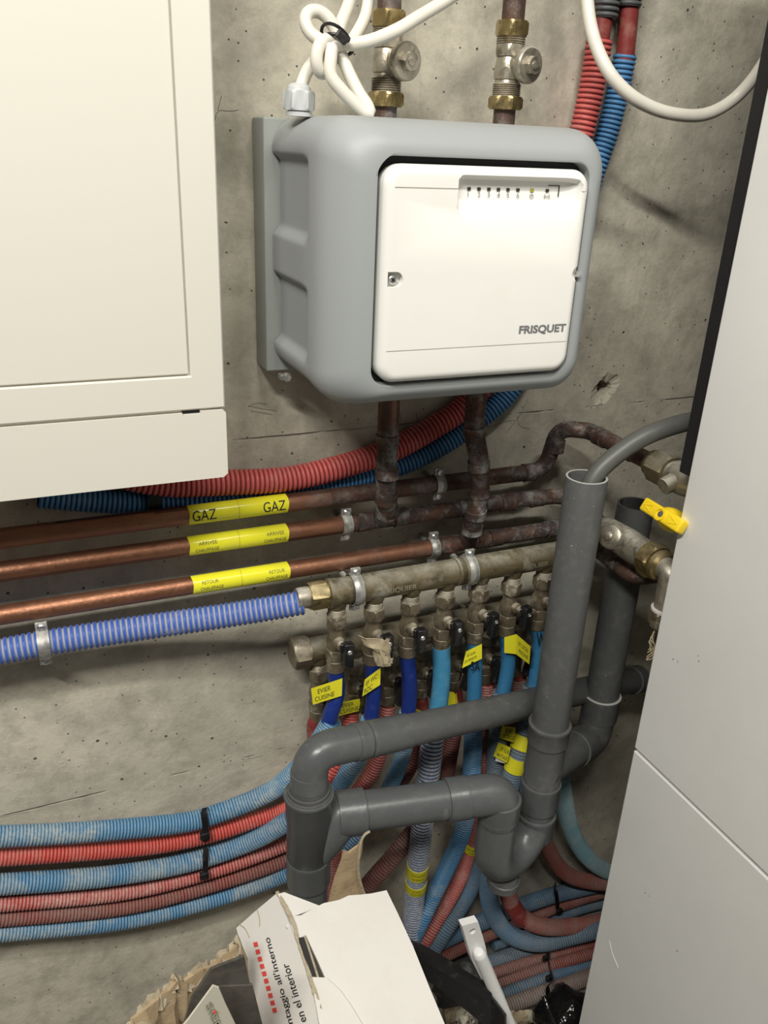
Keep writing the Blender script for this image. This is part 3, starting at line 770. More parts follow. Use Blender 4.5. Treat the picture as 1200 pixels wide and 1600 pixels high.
# return pipe with its riser
t = thing('copper_return_pipe', 'lowest horizontal copper pipe tagged RETOUR CHAUFFAGE, teed up by the right riser', 'pipe', pos(-.1, .04, Z3_ - RP))
m = MB()
path = fillet([pos(-.95, .040, Z3_ + .001), pos(.692, .040, Z3_), pos(.712, .07, Z3_ - .004), pos(.713, .190, Z3_ - .010), pos(.80, .196, Z3_ - .010)], [.02, .02, .02])
pipe_with_dirt(m, path, RP, lambda p: sst(.46, .50, p[0]))
m2 = MB(); pipe_with_dirt(m2, [pos(-.95, .040, Z3_ + .001), pos(.487, .040, Z3_)], RP + .00015, lambda p: .35 * sst(.32, .40, p[0]))
for x in (.512, .565, .585, .682): collar(m, pos(x, .040, Z3_), (1, 0, 0), RP, .02)
m.build('tube', M['copper_old'], t); tag(m2.build('tube', M['copper'], t), 'clean left stretch of copper tube')
m = MB()
path = fillet([pos(.497, .105, 1.13), pos(.498, .105, 1.035), pos(.512, .100, .995), pos(.523, .090, .955), pos(.522, .088, .912), pos(.532, .066, .882), pos(.540, .042, Z3_ + .002)], [.02, .02, .03, .02, .02])
pipe_with_dirt(m, path, RA, lambda p: .9)
for z_, x_, d_ in ((1.035, .499, .105), (.985, .514, .098), (.945, .5228, .0895), (.914, .5222, .088), (.882, .531, .068)): collar(m, pos(x_, d_, z_), (.1, .1 if z_ < .93 else 0, -1), RA, .012, lip=.0018)
tag(m.build('riser', M['copper_old'], t), 'blackened copper riser')
sticker(t, Z3_, .040, P(303, 914, .055)[0], P(455, 893, .055)[0], [('RETOUR', .09, .58, .0042, .002, .020), ('CHAUFFAGE', .07, -.10, .0042, .002, .028), ('RETOUR', .78, .58, .0042, .002, .020), ('CHAUFFAGE', .74, -.10, .0042, .002, .028)], RP)

# ---- pipe clamps
def clamp(c, r, label, ax=(1, 0, 0), tilt=0.0, group=None):
    c = np.array(c, float); t = thing('pipe_clamp', label, 'pipe clamp', (c[0], 0, c[2]), group)
    m = MB(); axn = nrm(ax); up = np.array((0, 0, 1.0)); out = np.array((0, -1.0, 0))
    up = math.cos(tilt) * up + math.sin(tilt) * out; out = np.cross(axn, up); out = out if out[1] < 0 else -out
    R = r + .0012
    outer = []; rows = []
    for k, wd in enumerate((-.0065, -.0045, -.002, .002, .0045, .0065)):
        rad = R + (.0011 if abs(wd) < .003 else 0)
        rows.append([c + axn * wd + rad * (math.cos(a) * out + math.sin(a) * up) for a in np.linspace(0, 2 * math.pi, 37)])
    m.strip(rows, .0014); m.build('band', M['zinc'], t, 50)
    for s_ in (1, -1):
        e = MB(); base = c + up * s_ * (R + .0045)
        e.box(base + out * .0012, (.013, .0018, .011), bev=.0006); e.box(base - out * .0012, (.013, .0018, .011), bev=.0006)
        ear = e.build('ear', M['zinc'], t, 30)
        sc_ = MB(); sc_.lathe(base + out * .001, base + out * .006, [(0, .0048), (.003, .0048), (.0042, .0036), (.0043, .0016), (.0033, .0012)], 16); sc_.build('screw', M['steel'], ear)
    rd = MB(); rd.lathe((c[0], -abs(c[1]) + R - .001, c[2]), (c[0], 0, c[2]), [(0, .004), (max(.001, abs(c[1]) - R + .001), .004)], 10); rd.build('stud', M['zinc'], t)
clamp((P(685, 752, .042)[0], -.042, Z1_), RP, 'zinc clamp on the gas pipe between the two risers')
clamp((P(540, 825, .04)[0], -.040, Z2_), RP, 'zinc clamp on the middle copper pipe just left of the left riser')
clamp((P(676, 858, .04)[0], -.040, Z3_), RP + .0006, 'zinc clamp on the lowest copper pipe just left of the right riser')

# ================================================================== MANIFOLDS, VALVES AND THEIR PIPES
ZM1, DM1, RM1 = .8335, .090, .0178
ZM2, DM2, RM2 = .7215, .042, .0172
def manifold(name, label, z, dd, x0, x1, R, outs, word=True, cap=False):
    t = thing(name, label, 'manifold', (x0, -dd, z - R))
    m = MB(); m.lathe(pos(x0, dd, z), pos(x1, dd, z), [(0, R * .9), (.002, R * 1.05), (.012, R * 1.05), (.014, R), (x1 - x0 - .014, R), (x1 - x0 - .002, R * 1.05), (x1 - x0, R * .9)], 32)
    for xm in (.5175, .5135):
        m.lathe(pos(xm - .018, dd, z), pos(xm + .018, dd, z), [(0, R), (.001, R * 1.08), (.012, R * 1.08), (.013, R)], 32)
    for x in outs: m.lathe(pos(x, dd, z - R * .55), pos(x, dd, 0), [(0, R * .85), (.009, .0125), (.012, .011)], 20)
    m.build('body', M['manifold'], t, 45)
    if word:
        for px0, dx in ((P(607, 922, .108)[0], .040), (P(818, 887, .108)[0], .040)):
            mm = MB(); V, Fc, wh = text_geo('RIQUIER', .01, refine=2); h = .0085
            mm.add([(px0 + p[0] * dx / wh[0], -dd - (R + .0004) * math.cos(-.10 + (p[1] / wh[1] - .5) * h / R), z + (R + .0004) * math.sin(-.10 + (p[1] / wh[1] - .5) * h / R)) for p in V], Fc)
            tag(mm.build('cast_lettering', plain('worn_brass_lettering', (.36, .32, .22), .6, .3), t, 0), 'cast lettering')
    return t
XO1 = [.3305 + .0517 * k for k in range(7)]
XO2 = [.3245 + .0531 * k for k in range(7)]
t1 = manifold('cold_water_manifold', 'upper brass water manifold fed by the white-limed blue hose', ZM1, DM1, .3165, .715, RM1, XO1 + [.6925])
m = MB(); xn = .2935
m.hexnut(pos(xn, DM1, ZM1), pos(.3165, DM1, ZM1), .0185, .25); tag(m.build('end_nut', M['brass'], t1, 30), 'clean brass end nut')
m = MB(); m.lathe(pos(xn - .016, DM1, ZM1), pos(xn + .002, DM1, ZM1), [(0, .0125), (.004, .0135), (.014, .0135), (.018, .0125)], 24); m.build('end_bush', M['nickel'], t1)
t2 = manifold('hot_water_manifold', 'lower brass water manifold closed by a hexagonal cap, behind the upper valves', ZM2, DM2, .3000, .715, RM2, XO2, word=False)
m = MB(); m.hexnut(pos(.2870, DM2, ZM2), pos(.3100, DM2, ZM2), .0222, .5); m.lathe(pos(.2845, DM2, ZM2), pos(.29, DM2, ZM2), [(0, .014), (.002, .0185), (.0035, .0190)], 24); tag(m.build('end_cap', M['valve'], t2, 30), 'hexagonal end cap')
clamp((P(552, 921, DM1)[0] + .002, -DM1, ZM1), RM1 + .001, 'zinc clamp on the left end of the upper manifold')
clamp((P(731, 893, DM1)[0], -DM1, ZM1), RM1 + .001, 'limed zinc clamp in the middle of the upper manifold')
clamp((.5635, -DM2, ZM2), RM2 + .001, 'whitened zinc clamp on the lower manifold')
clamp((P(68, 1005, .048)[0], -.048, P(68, 1005, .048)[2]), .0166, 'zinc clamp around the white-limed blue hose')

def make_valve(label, wing=False):
    t = thing('shutoff_valve', label, 'valve', (0, 0, 0), 'shut-off valves under the manifolds')
    m = MB(); dn = np.array((0, 0, -1.0)); A = np.zeros(3)
    th = []
    for k in range(5): th += [(.0003 + k * .0022, .0100), (.0003 + k * .0022 + .0011, .0114)]
    m.lathe(A, dn, [(0, .0095)] + th + [(.012, .0100)], 24)
    m.lathe(A + dn * .0245, dn, [(0, .0085), (.002, .0085), (.0022, .0108), (.0042, .0108), (.0045, .0096), (.012, .0098), (.018, .0125), (.026, .0132), (.034, .0120), (.038, .0104)], 26)
    m.lathe(A + dn * .046, dn + np.array((.0, -1e-9, 0)), [(0, .010)], 24) if False else None
    m.lathe((0, -.008, -.046), (0, -1, -.046), [(0, .0085), (.008, .0080), (.009, .0062), (.015, .0058)], 20)
    m.build('body', M['valve'], t, 45)
    m = MB(); m.hexnut((0, 0, -.0095), (0, 0, -.0255), .0143, .35); m.build('union_nut', M['valve'], t, 30)
    m = MB(); m.hexnut((0, 0, -.0600), (0, 0, -.0760), .0136, .9); m.lathe((0, 0, -.0755), (0, 0, -1), [(0, .0108), (.0012, .0122), (.003, .0124), (.014, .0120), (.0165, .0124), (.019, .0105)], 26)
    m.build('compression_nut', M['valve'], t, 30)
    if not wing:
        m = MB(); m.box((.0070, -.0255, -.0565), (.0130, .0120, .0360), bev=.0022); m.box((.003, -.0215, -.0465), (.013, .008, .013), bev=.003); lv = m.build('lever', M['black'], t, 40)
        m = MB(); m.lathe((.0070, -.0305, -.0500), (.0070, -1, -.0500), [(0, .0034), (.0014, .0034), (.0022, .0026), (.0023, .0012), (.0014, .0008)], 18); m.build('lever_screw', M['steel'], lv)
    else:
        m = MB(); m.box((.0090, -.0275, -.0590), (.0165, .0125, .0430), Matrix.Rotation(.18, 3, 'Y'), bev=.0024); m.lathe((.004, -.018, -.046), (.006, -1, -.046), [(0, .0078), (.005, .0086), (.008, .0070)], 18); lv = m.build('lever', M['black'], t, 40)
        m = MB(); m.lathe((.0105, -.0330, -.0520), (.0105, -1, -.0520), [(0, .0032), (.0014, .0032), (.0022, .0024), (.0023, .0010), (.0014, .0008)], 18); m.build('lever_screw', M['steel'], lv)
    return t
def copy_thing(src, loc, rz, label):
    c = src.copy(); col.objects.link(c); c.location = loc; c.rotation_euler = (0, 0, rz); c['label'] = label
    for ch in list(src.children):
        d_ = ch.copy(); col.objects.link(d_); d_.parent = c
        for g_ in list(ch.children):
            e = g_.copy(); col.objects.link(e); e.parent = d_
    return c
up_lab = ['leftmost shut-off valve under the upper manifold, above the EVIER CUISINE flag',
          'shut-off valve half wrapped in crumpled masking tape, its lever hidden',
          'shut-off valve with black lever above the plain untagged navy pipe',
          'shut-off valve with black lever and reddish lower nut above the thick sky-blue pipe',
          'shut-off valve with white limed union nut, above the blue pipe marked SA',
          'shut-off valve with white scale across its black lever, above the EF LOCAL PISCINE flag',
          'upper shut-off valve partly hidden by the tall grey standpipe']
lo_lab = ['lower shut-off valve farthest left, next to the hexagonal end cap',
          'lower shut-off valve between the two leftmost navy pipes',
          'lower shut-off valve above clean red ribs, left of the untagged navy pipe',
          'lower shut-off valve between the untagged navy pipe and the thick sky-blue pipe',
          'lower shut-off valve above the twisted yellow tape',
          'lower shut-off valve right of the blue pipe marked SA',
          'dark lower shut-off valve behind the EF LOCAL PISCINE flag']
ZV1, ZV2 = ZM1 - RM1 - .0045, ZM2 - RM2 - .0045
pv = make_valve(up_lab[0]); pv.location = (XO1[0], -DM1, ZV1)
for k in range(1, 7): copy_thing(pv, (XO1[k], -DM1, ZV1), (0, .12, -.05, .06, .25, .3, .15)[k], up_lab[k])
pw = make_valve(lo_lab[0], True); pw.location = (XO2[0], -DM2, ZV2)
for k in range(1, 7): copy_thing(pw, (XO2[k], -DM2, ZV2), (0, .05, .1, .05, .1, .0, .1)[k], lo_lab[k])
# masking tape around the second lever
c0 = pos(XO1[1] + .004, DM1 + .027, ZV1 - .052); rnd = random.Random(2)
rows = []
for i in range(9):
    v = i / 8; zz = c0[2] + .016 - .043 * v
    rows.append([(c0[0] - .006 + .0155 * (u - .5) * (1.15 - .35 * v) * 2 + .0085 * v + rnd.uniform(-.0012, .0012) - (.012 * (1 - v) if u < .2 and v < .5 else 0), c0[1] + .006 - .016 * math.sin(math.pi * min(1, max(0, u * .85 + .1))) + rnd.uniform(-.0016, .0016), zz + rnd.uniform(-.0012, .0012) + .012 * (0.5 - u) * (v < .8)) for u in np.linspace(0, 1, 12)])
m = MB(); m.strip(rows, .0008); o = m.build('masking_tape', M['masking'], None, 25); tag(o, 'crumpled beige masking tape stuck over one valve lever', 'tape')

LZ1, LZ2 = ZV1 - .090, ZV2 - .090
LAST = {}
def beyond(px):
    q_ = PP(px)
    if px[-1][0] == -60: q_ += [q_[-1] + np.array((-.35, 0, -.004)), q_[-1] + np.array((-.80, 0, -.006))]
    return q_
def pix(p):
    c = ROT.T @ (np.array(p) - np.array((0, -CAM_D, CAM_H))); return 600 + F * c[0] / -c[2], 800 - F * c[1] / -c[2]
def line(label, x, dd, z, inner_mat, r_in, inner_px, sleeve_mat, r_out, sleeve_px, pitch, depth, group=None, open_start=True, dirt=None):
    t = thing('water_pipe', label, 'water pipe', (x, -dd, z - .2), group)
    pts = [pos(x, dd, z)] + PP(inner_px)
    m = MB(); m.tube(pts, r_in, 20, .005); m.build('inner_pipe', M[inner_mat], t)
    sp = settle(beyond(sleeve_px), r_out); LAST['p'] = sp; m = MB(); m.corr(sp, r_out, pitch, depth, 18, open_start, curved=False); m.build('corrugated_sleeve', M[sleeve_mat], t, 60)
    return t
def flag(t, corners, words, mat='yellow_paper', curl=None, bold=.004):
    """corners bl, br, tr, tl as (px, py, d)"""
    bl, br, tr, tl = [P(*c) for c in corners]
    rows = []
    for v in np.linspace(0, 1, 3):
        row = []
        for u in np.linspace(0, 1, 9):
            p = (1 - v) * ((1 - u) * bl + u * br) + v * ((1 - u) * tl + u * tr)
            row.append(p)
        rows.append(row)
    m = MB(); m.strip(rows, .0003); s = m.build('label_flag', M[mat], t, 50)
    if words:
        mm = MB()
        for (b_, u0, u1, v0, v1) in words: text_quad(mm, b_, bl, br, tr, tl, u0, u1, v0, v1, bold)
        mm.build('lettering', M['print_soft'], s, 0)
    return s
def ring_tape(t, centre_px, axis_px, dd, r, L, words=(), mat='yellow_paper'):
    pth = resample(LAST['p'], .002)[0]; k = min(range(1, len(pth) - 1), key=lambda i: (pix(pth[i])[0] - centre_px[0]) ** 2 + (pix(pth[i])[1] - centre_px[1]) ** 2)
    c = pth[k]; ax = nrm(pth[min(k + 2, len(pth) - 1)] - pth[max(0, k - 2)])
    m = MB(); m.lathe(c - ax * L / 2, c + ax * L / 2, [(0, r - .0004), (0.0001, r), (L - .0001, r), (L, r - .0004)], 28); s = m.build('label_band', M[mat], t, 50)
    if words:
        mm = MB(); camv = np.array((0, -CAM_D, CAM_H)) - c; out = nrm(camv - camv.dot(ax) * ax); up = -ax if ax[2] < 0 else ax; right = np.cross(up, out) * 1.0
        if right.dot(XC) < 0: right = -right
        for (body, v, h, wd) in words:
            V, Fc, wh = text_geo(body, .004, refine=2)
            mm.add([c + up * (v * L + (p[1] / wh[1] - .5) * h) + (r + .0005) * (math.cos((p[0] / wh[0] - .5) * wd / r + .15) * out + math.sin((p[0] / wh[0] - .5) * wd / r + .15) * right) for p in V], Fc)
        mm.build('lettering', M['print_soft'], s, 0)
    return s
def hose_thing(name, label, mat, r, px, pitch=.0046, depth=.0016, group=None):
    m = MB(); pts = settle([P(*q_) for q_ in px], r); m.corr(pts, r, pitch, depth, 18, curved=False); o = m.build(name, M[mat], None, 60); tag(o, label, 'hose', group); return o
# --- two large hoses behind the gas pipe and up the right side of the box
t = thing('blue_hose', 'thick clean blue ribbed hose running under and beside the thick red one', 'hose', P(500, 775, .018))
pb = PP([(60, 775, .0160), (115, 780), (210, 786), (300, 782), (400, 775), (500, 759), (600, 736), (680, 702), (740, 662), (792, 618), (830, 560), (872, 460), (905, 350), (928, 270), (950, 205), (964, 150), (977, 86)])
m = MB(); m.corr(settle(pb[::-1], .0142), .0142, .0055, .0022, 22, True, curved=False); m.build('corrugated_sleeve', M['blue_clean'], t, 60)
m = MB(); m.tube(PP([(976, 95, .018), (983, 20), (988, -40), (1028, -330)]), .0112, 18, .005); m.build('inner_pipe', M['pex_red'], t)
m = MB(); m.corr(PP([(982, 11, .018), (986, -15), (990, -50), (1028, -330)]), .0150, .0058, .0026, 20, True); tag(m.build('grey_sleeve', M['grey_corr'], t, 60), 'dark grey ribbed sleeve')

t = thing('red_hose', 'thick clean red ribbed hose passing behind the control box', 'hose', P(500, 760, .02))
m = MB(); pr = PP([(90, 700, .019), (190, 742), (262, 756), (350, 754), (450, 748), (540, 727), (620, 699), (680, 666), (722, 638), (768, 585), (820, 480), (862, 370), (888, 290), (907, 215), (922, 150), (937, 62)]); m.corr(settle(pr[::-1], .0158), .0158, .0058, .0022, 22, True, curved=False); m.build('corrugated_sleeve', M['red_clean'], t, 60)
m = MB(); m.tube(PP([(934, 75, .018), (943, 20), (950, -40), (992, -330)]), .0118, 18, .005); m.build('inner_pipe', M['pex_red'], t)
m = MB(); m.corr(PP([(944, 29, .018), (949, -5), (954, -50), (992, -330)]), .0160, .0058, .0026, 20, True); tag(m.build('grey_sleeve', M['grey_corr'], t, 60), 'dark grey ribbed sleeve')
# --- bundle along the foot of the wall
FB = [('bright blue then dusty grey ribbed hose, topmost of the floor bundle', 'blued', .0152, [(640, 1492, .05), (690, 1470, .045), (740, 1446, .035), (800, 1421, .022), (860, 1400, .019), (945, 1380, .019), (1000, 1368, .019)]),
      ('red ribbed hose directly under the topmost hose of the floor bundle', 'redd', .0108, [(655, 1512, .06), (715, 1484, .05), (770, 1458, .036), (830, 1434, .024), (880, 1414, .018), (950, 1393, .018), (1000, 1380, .018)]),
      ('thin dark blue-grey ribbed hose mostly hidden behind the looping red hose', 'blued', .0105, [(770, 1478, .03), (830, 1455, .020), (890, 1426, .016), (950, 1409, .016), (1000, 1398, .016)]),
      ('grey-blue ribbed hose crossing just under the looping blue hose', 'blued', .0146, [(700, 1530, .12), (760, 1507, .10), (800, 1493, .088), (850, 1476, .075), (900, 1464, .066), (945, 1452, .06), (1000, 1438, .055)]),
      ('upper of the two red ribbed hoses strapped together on the floor', 'redd', .0102, [(700, 1548, .13), (770, 1521, .105), (850, 1496, .082), (900, 1482, .074), (945, 1469, .068), (1000, 1455, .06)]),
      ('lower of the two red ribbed hoses strapped together on the floor', 'redd', .0106, [(700, 1566, .15), (770, 1540, .125), (850, 1512, .102), (900, 1497, .092), (945, 1484, .085), (1000, 1468, .078)]),
      ('dark blue ribbed hose strapped below the two red floor hoses', 'blued', .0110, [(700, 1584, .17), (770, 1559, .148), (850, 1530, .125), (900, 1514, .116), (945, 1502, .108), (1000, 1486, .10)]),
      ('dusty grey-pink ribbed hose, frontmost and lowest on the floor', 'greyd', .0138, [(700, 1608, .20), (770, 1580, .185), (850, 1551, .163), (900, 1534, .152), (945, 1518, .146), (1000, 1500, .138)])]
for n_, (lab, mat, r, px) in enumerate(FB):
    m = MB(); pts = [P(*q_) if n_ < 3 else PZ2(q_[0], q_[1], r + .004 + (.012 if n_ in (3, 4) else 0)) for q_ in px]
    pts = settle(pts, r, .93); m.corr(pts, r, .0046, .0017, 18, curved=False); tag(m.build('floor_hose', M[mat], None, 60), lab, 'hose', 'ribbed hoses lying at the foot of the wall')

hose_thing('dusty_blue_hose', 'dusty blue ribbed hose curving right, alone in the dark below the grey elbow', 'teal', .0150, [(868, 1140, .09), (873, 1190, .095), (880, 1240, .095), (890, 1290, .085), (914, 1335, .07), (950, 1362, .05), (990, 1370, .04)], .0042, .0013)
hose_thing('dusty_red_hose', 'short dusty red ribbed hose just left of the lone dusty blue one, under the standpipe', 'redd', .0145, [(838, 1200, .05), (842, 1280, .055), (858, 1330, .055), (884, 1364, .05), (925, 1378, .04), (980, 1380, .035)], .0042, .0013)
# --- hot lines
def hline(label, k, sm, r, px, pitch=.0046, depth=.0017, inner=None, sleeve_open=True):
    x, z = XO2[k], LZ2; t = thing('water_pipe', label, 'water pipe', (x, -DM2, z - .2))
    m = MB(); pts = [pos(x, DM2, z)] + PP(inner or [(px[0][0], px[0][1], px[0][2]), (px[1][0], px[1][1], px[1][2] if len(px[1]) > 2 else px[0][2])])
    m.tube(pts, .0100, 18, .005); m.build('inner_pipe', M['pex_red'], t)
    sp = settle(beyond(px), r); LAST['p'] = sp; m = MB(); m.corr(sp, r, pitch, depth, 18, sleeve_open, curved=False); m.build('corrugated_sleeve', M[sm], t, 60); return t
hline('leftmost red pipe, its sleeve dropping straight down behind the grey tee', 0, 'redw', .0138, [(497, 1170, .05), (512, 1220, .06), (518, 1290, .07), (520, 1350, .07), (516, 1410, .07), (512, 1480, .06)], .0050, .0018, inner=[(491, 1130, .044), (493, 1165, .048), (498, 1185, .051)])
t = hline('red sleeved pipe under the lower CUISINE label, second hose of the left bundle', 1, 'red', .0116, [(549, 1108, .043), (543, 1150, .05), (520, 1202, .052), (480, 1248, .042), (440, 1268, .033), (400, 1281, .031), (330, 1304, .031), (240, 1322, .031), (0, 1340, .031), (-60, 1344, .031)])
flag(t, ((528, 1119, .060), (564, 1110, .064), (562, 1092, .064), (530, 1098, .060)), [('EVIER', .15, .7, .58, .88), ('CUISINE', .08, .9, .12, .46)])
hline('red ribbed pipe just left of the plain navy one, fourth hose of the left bundle', 2, 'redw', .0114, [(606, 1102, .043), (600, 1145, .047), (588, 1192, .048), (560, 1236, .044), (500, 1292, .035), (450, 1317, .031), (330, 1361, .031), (200, 1393, .031), (0, 1412, .031), (-60, 1418, .031)])
t = hline('red pipe banded yellow left of the thick sky-blue pipe, fifth hose of the left bundle', 3, 'redd', .0116, [(660, 1112, .043), (655, 1150, .045), (640, 1200, .048), (600, 1252, .042), (540, 1303, .036), (450, 1342, .031), (330, 1383, .031), (200, 1416, .031), (0, 1435, .031), (-60, 1440, .031)])
ring_tape(t, (661, 1098), ((661, 1085), (660, 1110)), .043, .0118, .020)
flag(t, ((628, 1120, .055), (640, 1116, .058), (640, 1088, .058), (622, 1094, .055)), [('EV', .1, .7, .55, .85)])
t = hline('red pipe with twisted yellow tape, its sleeve running down left behind the white carton', 4, 'redd', .0142, [(711, 1112, .044), (704, 1165, .046), (688, 1232, .05), (652, 1290, .06), (618, 1335, .07), (572, 1388, .07), (540, 1440, .07)], inner=[(713, 1085, .043), (711, 1112, .044), (708, 1130, .045)])
flag(t, ((698, 1104, .056), (712, 1104, .060), (710, 1082, .058), (700, 1080, .056)), []); flag(t, ((710, 1104, .058), (716, 1103, .056), (713, 1083, .055), (706, 1092, .058)), [])
t = hline('red ribbed pipe right of the blue one marked SA, small yellow band further down', 5, 'redw', .0135, [(760, 1066, .043), (758, 1130, .045), (754, 1200, .05), (746, 1285, .055), (735, 1330, .052), (712, 1386, .046), (682, 1438, .042), (655, 1482, .04)])
ring_tape(t, (737, 1322), ((741, 1305), (733, 1337)), .0525, .0142, .016, [('EC SDB', .2, .003, .014), ('AM', -.2, .003, .008)])
t = hline('red ribbed pipe under the EF LOCAL PISCINE flag, swinging right near the floor', 6, 'redd', .0150, [(808, 1058, .043), (806, 1100, .044), (800, 1170, .05), (793, 1250, .055), (787, 1330, .06), (791, 1385, .066), (806, 1424, .080), (842, 1446, .09), (900, 1447, .09), (960, 1437, .09)], .0042, .0013)
# red smooth joint on that last hose
m = MB(); a_ = P(802, 1417, .078); b_ = P(811, 1430, .082); m.tube([P(798, 1410, .075), a_, b_, P(818, 1436, .084)], .0155, 20, .003); m.build('smooth_joint', M['pex_red'], t)

# --- cold lines
t = line('navy pipe flagged EVIER CUISINE, its sleeve becoming the topmost hose of the left bundle', XO1[0], DM1, LZ1, 'pex_navy', .0107, [(526, 1085, .093), (516, 1118, .096), (508, 1150, .094)],
     'bluel', .0142, [(519, 1126, .097), (500, 1158, .092), (480, 1185, .07), (455, 1212, .055), (430, 1232, .042), (395, 1250, .035), (340, 1271, .032), (300, 1283, .032), (160, 1298, .032), (0, 1307, .032), (-60, 1309, .032)], .0043, .0016)
flag(t, ((489, 1101, .098), (534, 1087, .108), (535, 1060, .108), (486, 1076, .098)), [('EVIER', .20, .62, .56, .84), ('CUISINE', .08, .74, .14, .42)])
t = line('navy pipe with curled WC flag, its sleeve becoming the third hose of the left bundle', XO1[1], DM1, LZ1, 'pex_navy', .0107, [(584, 1085, .09), (580, 1118, .089), (574, 1145, .087)],
     'bluel', .0142, [(580, 1123, .089), (567, 1160, .082), (547, 1200, .068), (505, 1250, .05), (450, 1283, .036), (400, 1311, .033), (300, 1346, .033), (170, 1369, .033), (0, 1382, .033), (-60, 1386, .033)], .0043, .0016)
flag(t, ((566, 1088, .098), (594, 1070, .108), (595, 1043, .108), (570, 1062, .100)), [('EF WC', .12, .80, .54, .82), ('RDC', .08, .55, .10, .40)])
t = line('plain navy pipe, its sleeve becoming the lowest hose of the left bundle', XO1[2], DM1, LZ1, 'pex_navy', .0107, [(640, 1075, .09), (638, 1112, .089), (635, 1140, .087)],
     'bluel', .0122, [(637, 1112, .089), (630, 1175, .083), (608, 1232, .07), (572, 1288, .052), (520, 1332, .042), (450, 1365, .034), (330, 1407, .032), (200, 1438, .032), (0, 1458, .032), (-60, 1465, .032)], .0043, .0016)
t = line('thick sky-blue pipe in a white-ringed blue sleeve with two yellow bands low down', XO1[3], DM1, LZ1, 'pex_blue', .0128, [(690, 1060, .09), (683, 1115, .09), (676, 1150, .092)],
     'bluew', .0168, [(679, 1130, .092), (672, 1190, .1), (663, 1260, .1), (654, 1340, .088), (648, 1400, .07), (643, 1455, .06), (636, 1500, .05)], .0062, .0024, open_start=False)
ring_tape(t, (656, 1357), ((659, 1330), (652, 1375)), .087, .0176, .028, [('EF PUISARD', .2, .0032, .020), ('EXTERIEUR', -.2, .0032, .018)])
ring_tape(t, (651, 1381), ((654, 1365), (649, 1395)), .079, .0176, .020, [('EF WC', .2, .003, .012), ('SOUS SOL', -.2, .003, .018)])
t = line('blue pipe marked SA with a small curled flag', XO1[4], DM1, LZ1, 'pex_blued', .0107, [(742, 1050, .09), (740, 1110, .09), (739, 1145, .09)],
     'blue', .0142, [(740, 1125, .09), (738, 1190, .09), (733, 1245, .085), (722, 1300, .08), (700, 1352, .07), (677, 1400, .06), (652, 1452, .05), (634, 1490, .05)], .0046, .0016, open_start=False)
flag(t, ((722, 1044, .098), (753, 1029, .108), (753, 1006, .108), (728, 1018, .098)), [('EF SDB', .15, .62, .58, .74), ('EXTERIEUR', .08, .72, .24, .42)])
mm = MB(); a_, b_, c_, d_ = P(731, 1050, .1035), P(753, 1050, .1035), P(753, 1030, .1035), P(731, 1030, .1035); text_quad(mm, 'SA', a_, b_, c_, d_, .2, .85, .1, .85, .012); mm.build('marker_writing', M['print_black'], t, 0)
t = line('blue pipe with the EF LOCAL PISCINE flag, its sleeve passing behind the trap elbow', XO1[5], DM1, LZ1, 'pex_blued', .0107, [(794, 1035, .09), (787, 1080, .09), (783, 1110, .09)],
     'blued', .0145, [(785, 1082, .09), (779, 1140, .09), (775, 1185, .088), (771, 1235, .08), (765, 1300, .07), (752, 1352, .06), (728, 1402, .05), (695, 1455, .045), (672, 1490, .045)], .0046, .0016)
flag(t, ((788, 1020, .104), (806, 1022, .108), (807, 991, .108), (788, 996, .104)), [])
flag(t, ((806, 1022, .108), (827, 1038, .106), (829, 1010, .106), (807, 991, .108)), [('EF LOCAL', .15, .85, .55, .75), ('PISCINE', .18, .85, .18, .38)])
t = line('blue pipe just left of the standpipe, its sleeve wearing two wide yellow bands', XO1[6], DM1, LZ1, 'pex_blued', .0107, [(843, 1010, .09), (838, 1050, .09), (832, 1090, .092)],
     'blued', .0160, [(833, 1071, .091), (827, 1120, .1), (812, 1175, .115), (800, 1215, .115), (785, 1270, .1), (771, 1325, .09), (764, 1370, .08), (768, 1420, .07), (795, 1459, .075), (840, 1473, .085), (900, 1461, .085), (960, 1445, .09)], .0046, .0015)
ring_tape(t, (815, 1160), ((820, 1140), (812, 1172)), .112, .0168, .022); ring_tape(t, (805, 1190), ((812, 1172), (800, 1207)), .115, .0168, .024)
flag(t, ((780, 1153, .112), (803, 1160, .118), (806, 1137, .118), (785, 1134, .112)), [('EF', .30, .75, .55, .85), ('ETAGE', .25, 1.0, .12, .42)])
flag(t, ((771, 1181, .114), (792, 1192, .122), (798, 1168, .122), (779, 1160, .116)), [('EF SDB', .30, .95, .55, .80), ('AM ETAGE', .12, .95, .12, .36)])
flag(t, ((774, 1189, .113), (789, 1193, .116), (790, 1186, .116), (775, 1182, .113)), [], 'white_door')
mm = MB(); a_, b_, c_, d_ = P(836, 1040, .1035), P(856, 1040, .1035), P(856, 985, .1035), P(836, 985, .1035); text_quad(mm, 'W', a_, b_, c_, d_, .1, .8, .55, .95, .01); mm.build('marker_writing', M['print_black'], t, 0)
# --- feed hose into the upper manifold
t = thing('feed_hose', 'cobalt-blue ribbed feed hose streaked white with lime, ending in a clean brass nut', 'hose', P(240, 990, .05))
m = MB(); m.corr([P(-60, 1028, .048) + np.array((-.8, 0, .004)), P(-60, 1028, .048), P(0, 1018, .048), P(68, 1005, .048), P(200, 984, .052), P(350, 962, .066), P(430, 949, .080), P(455, 944.5, .0855), P(474, 941, .0885)], .0155, .0064, .0026, 22); m.build('corrugated_sleeve', M['navyw'], t, 60)
m = MB(); m.tube([P(475, 940, .088), pos(xn - .001, DM1, ZM1)], .0118, 20, .004, curved=False); m.build('inner_pipe', M['nickel'], t)

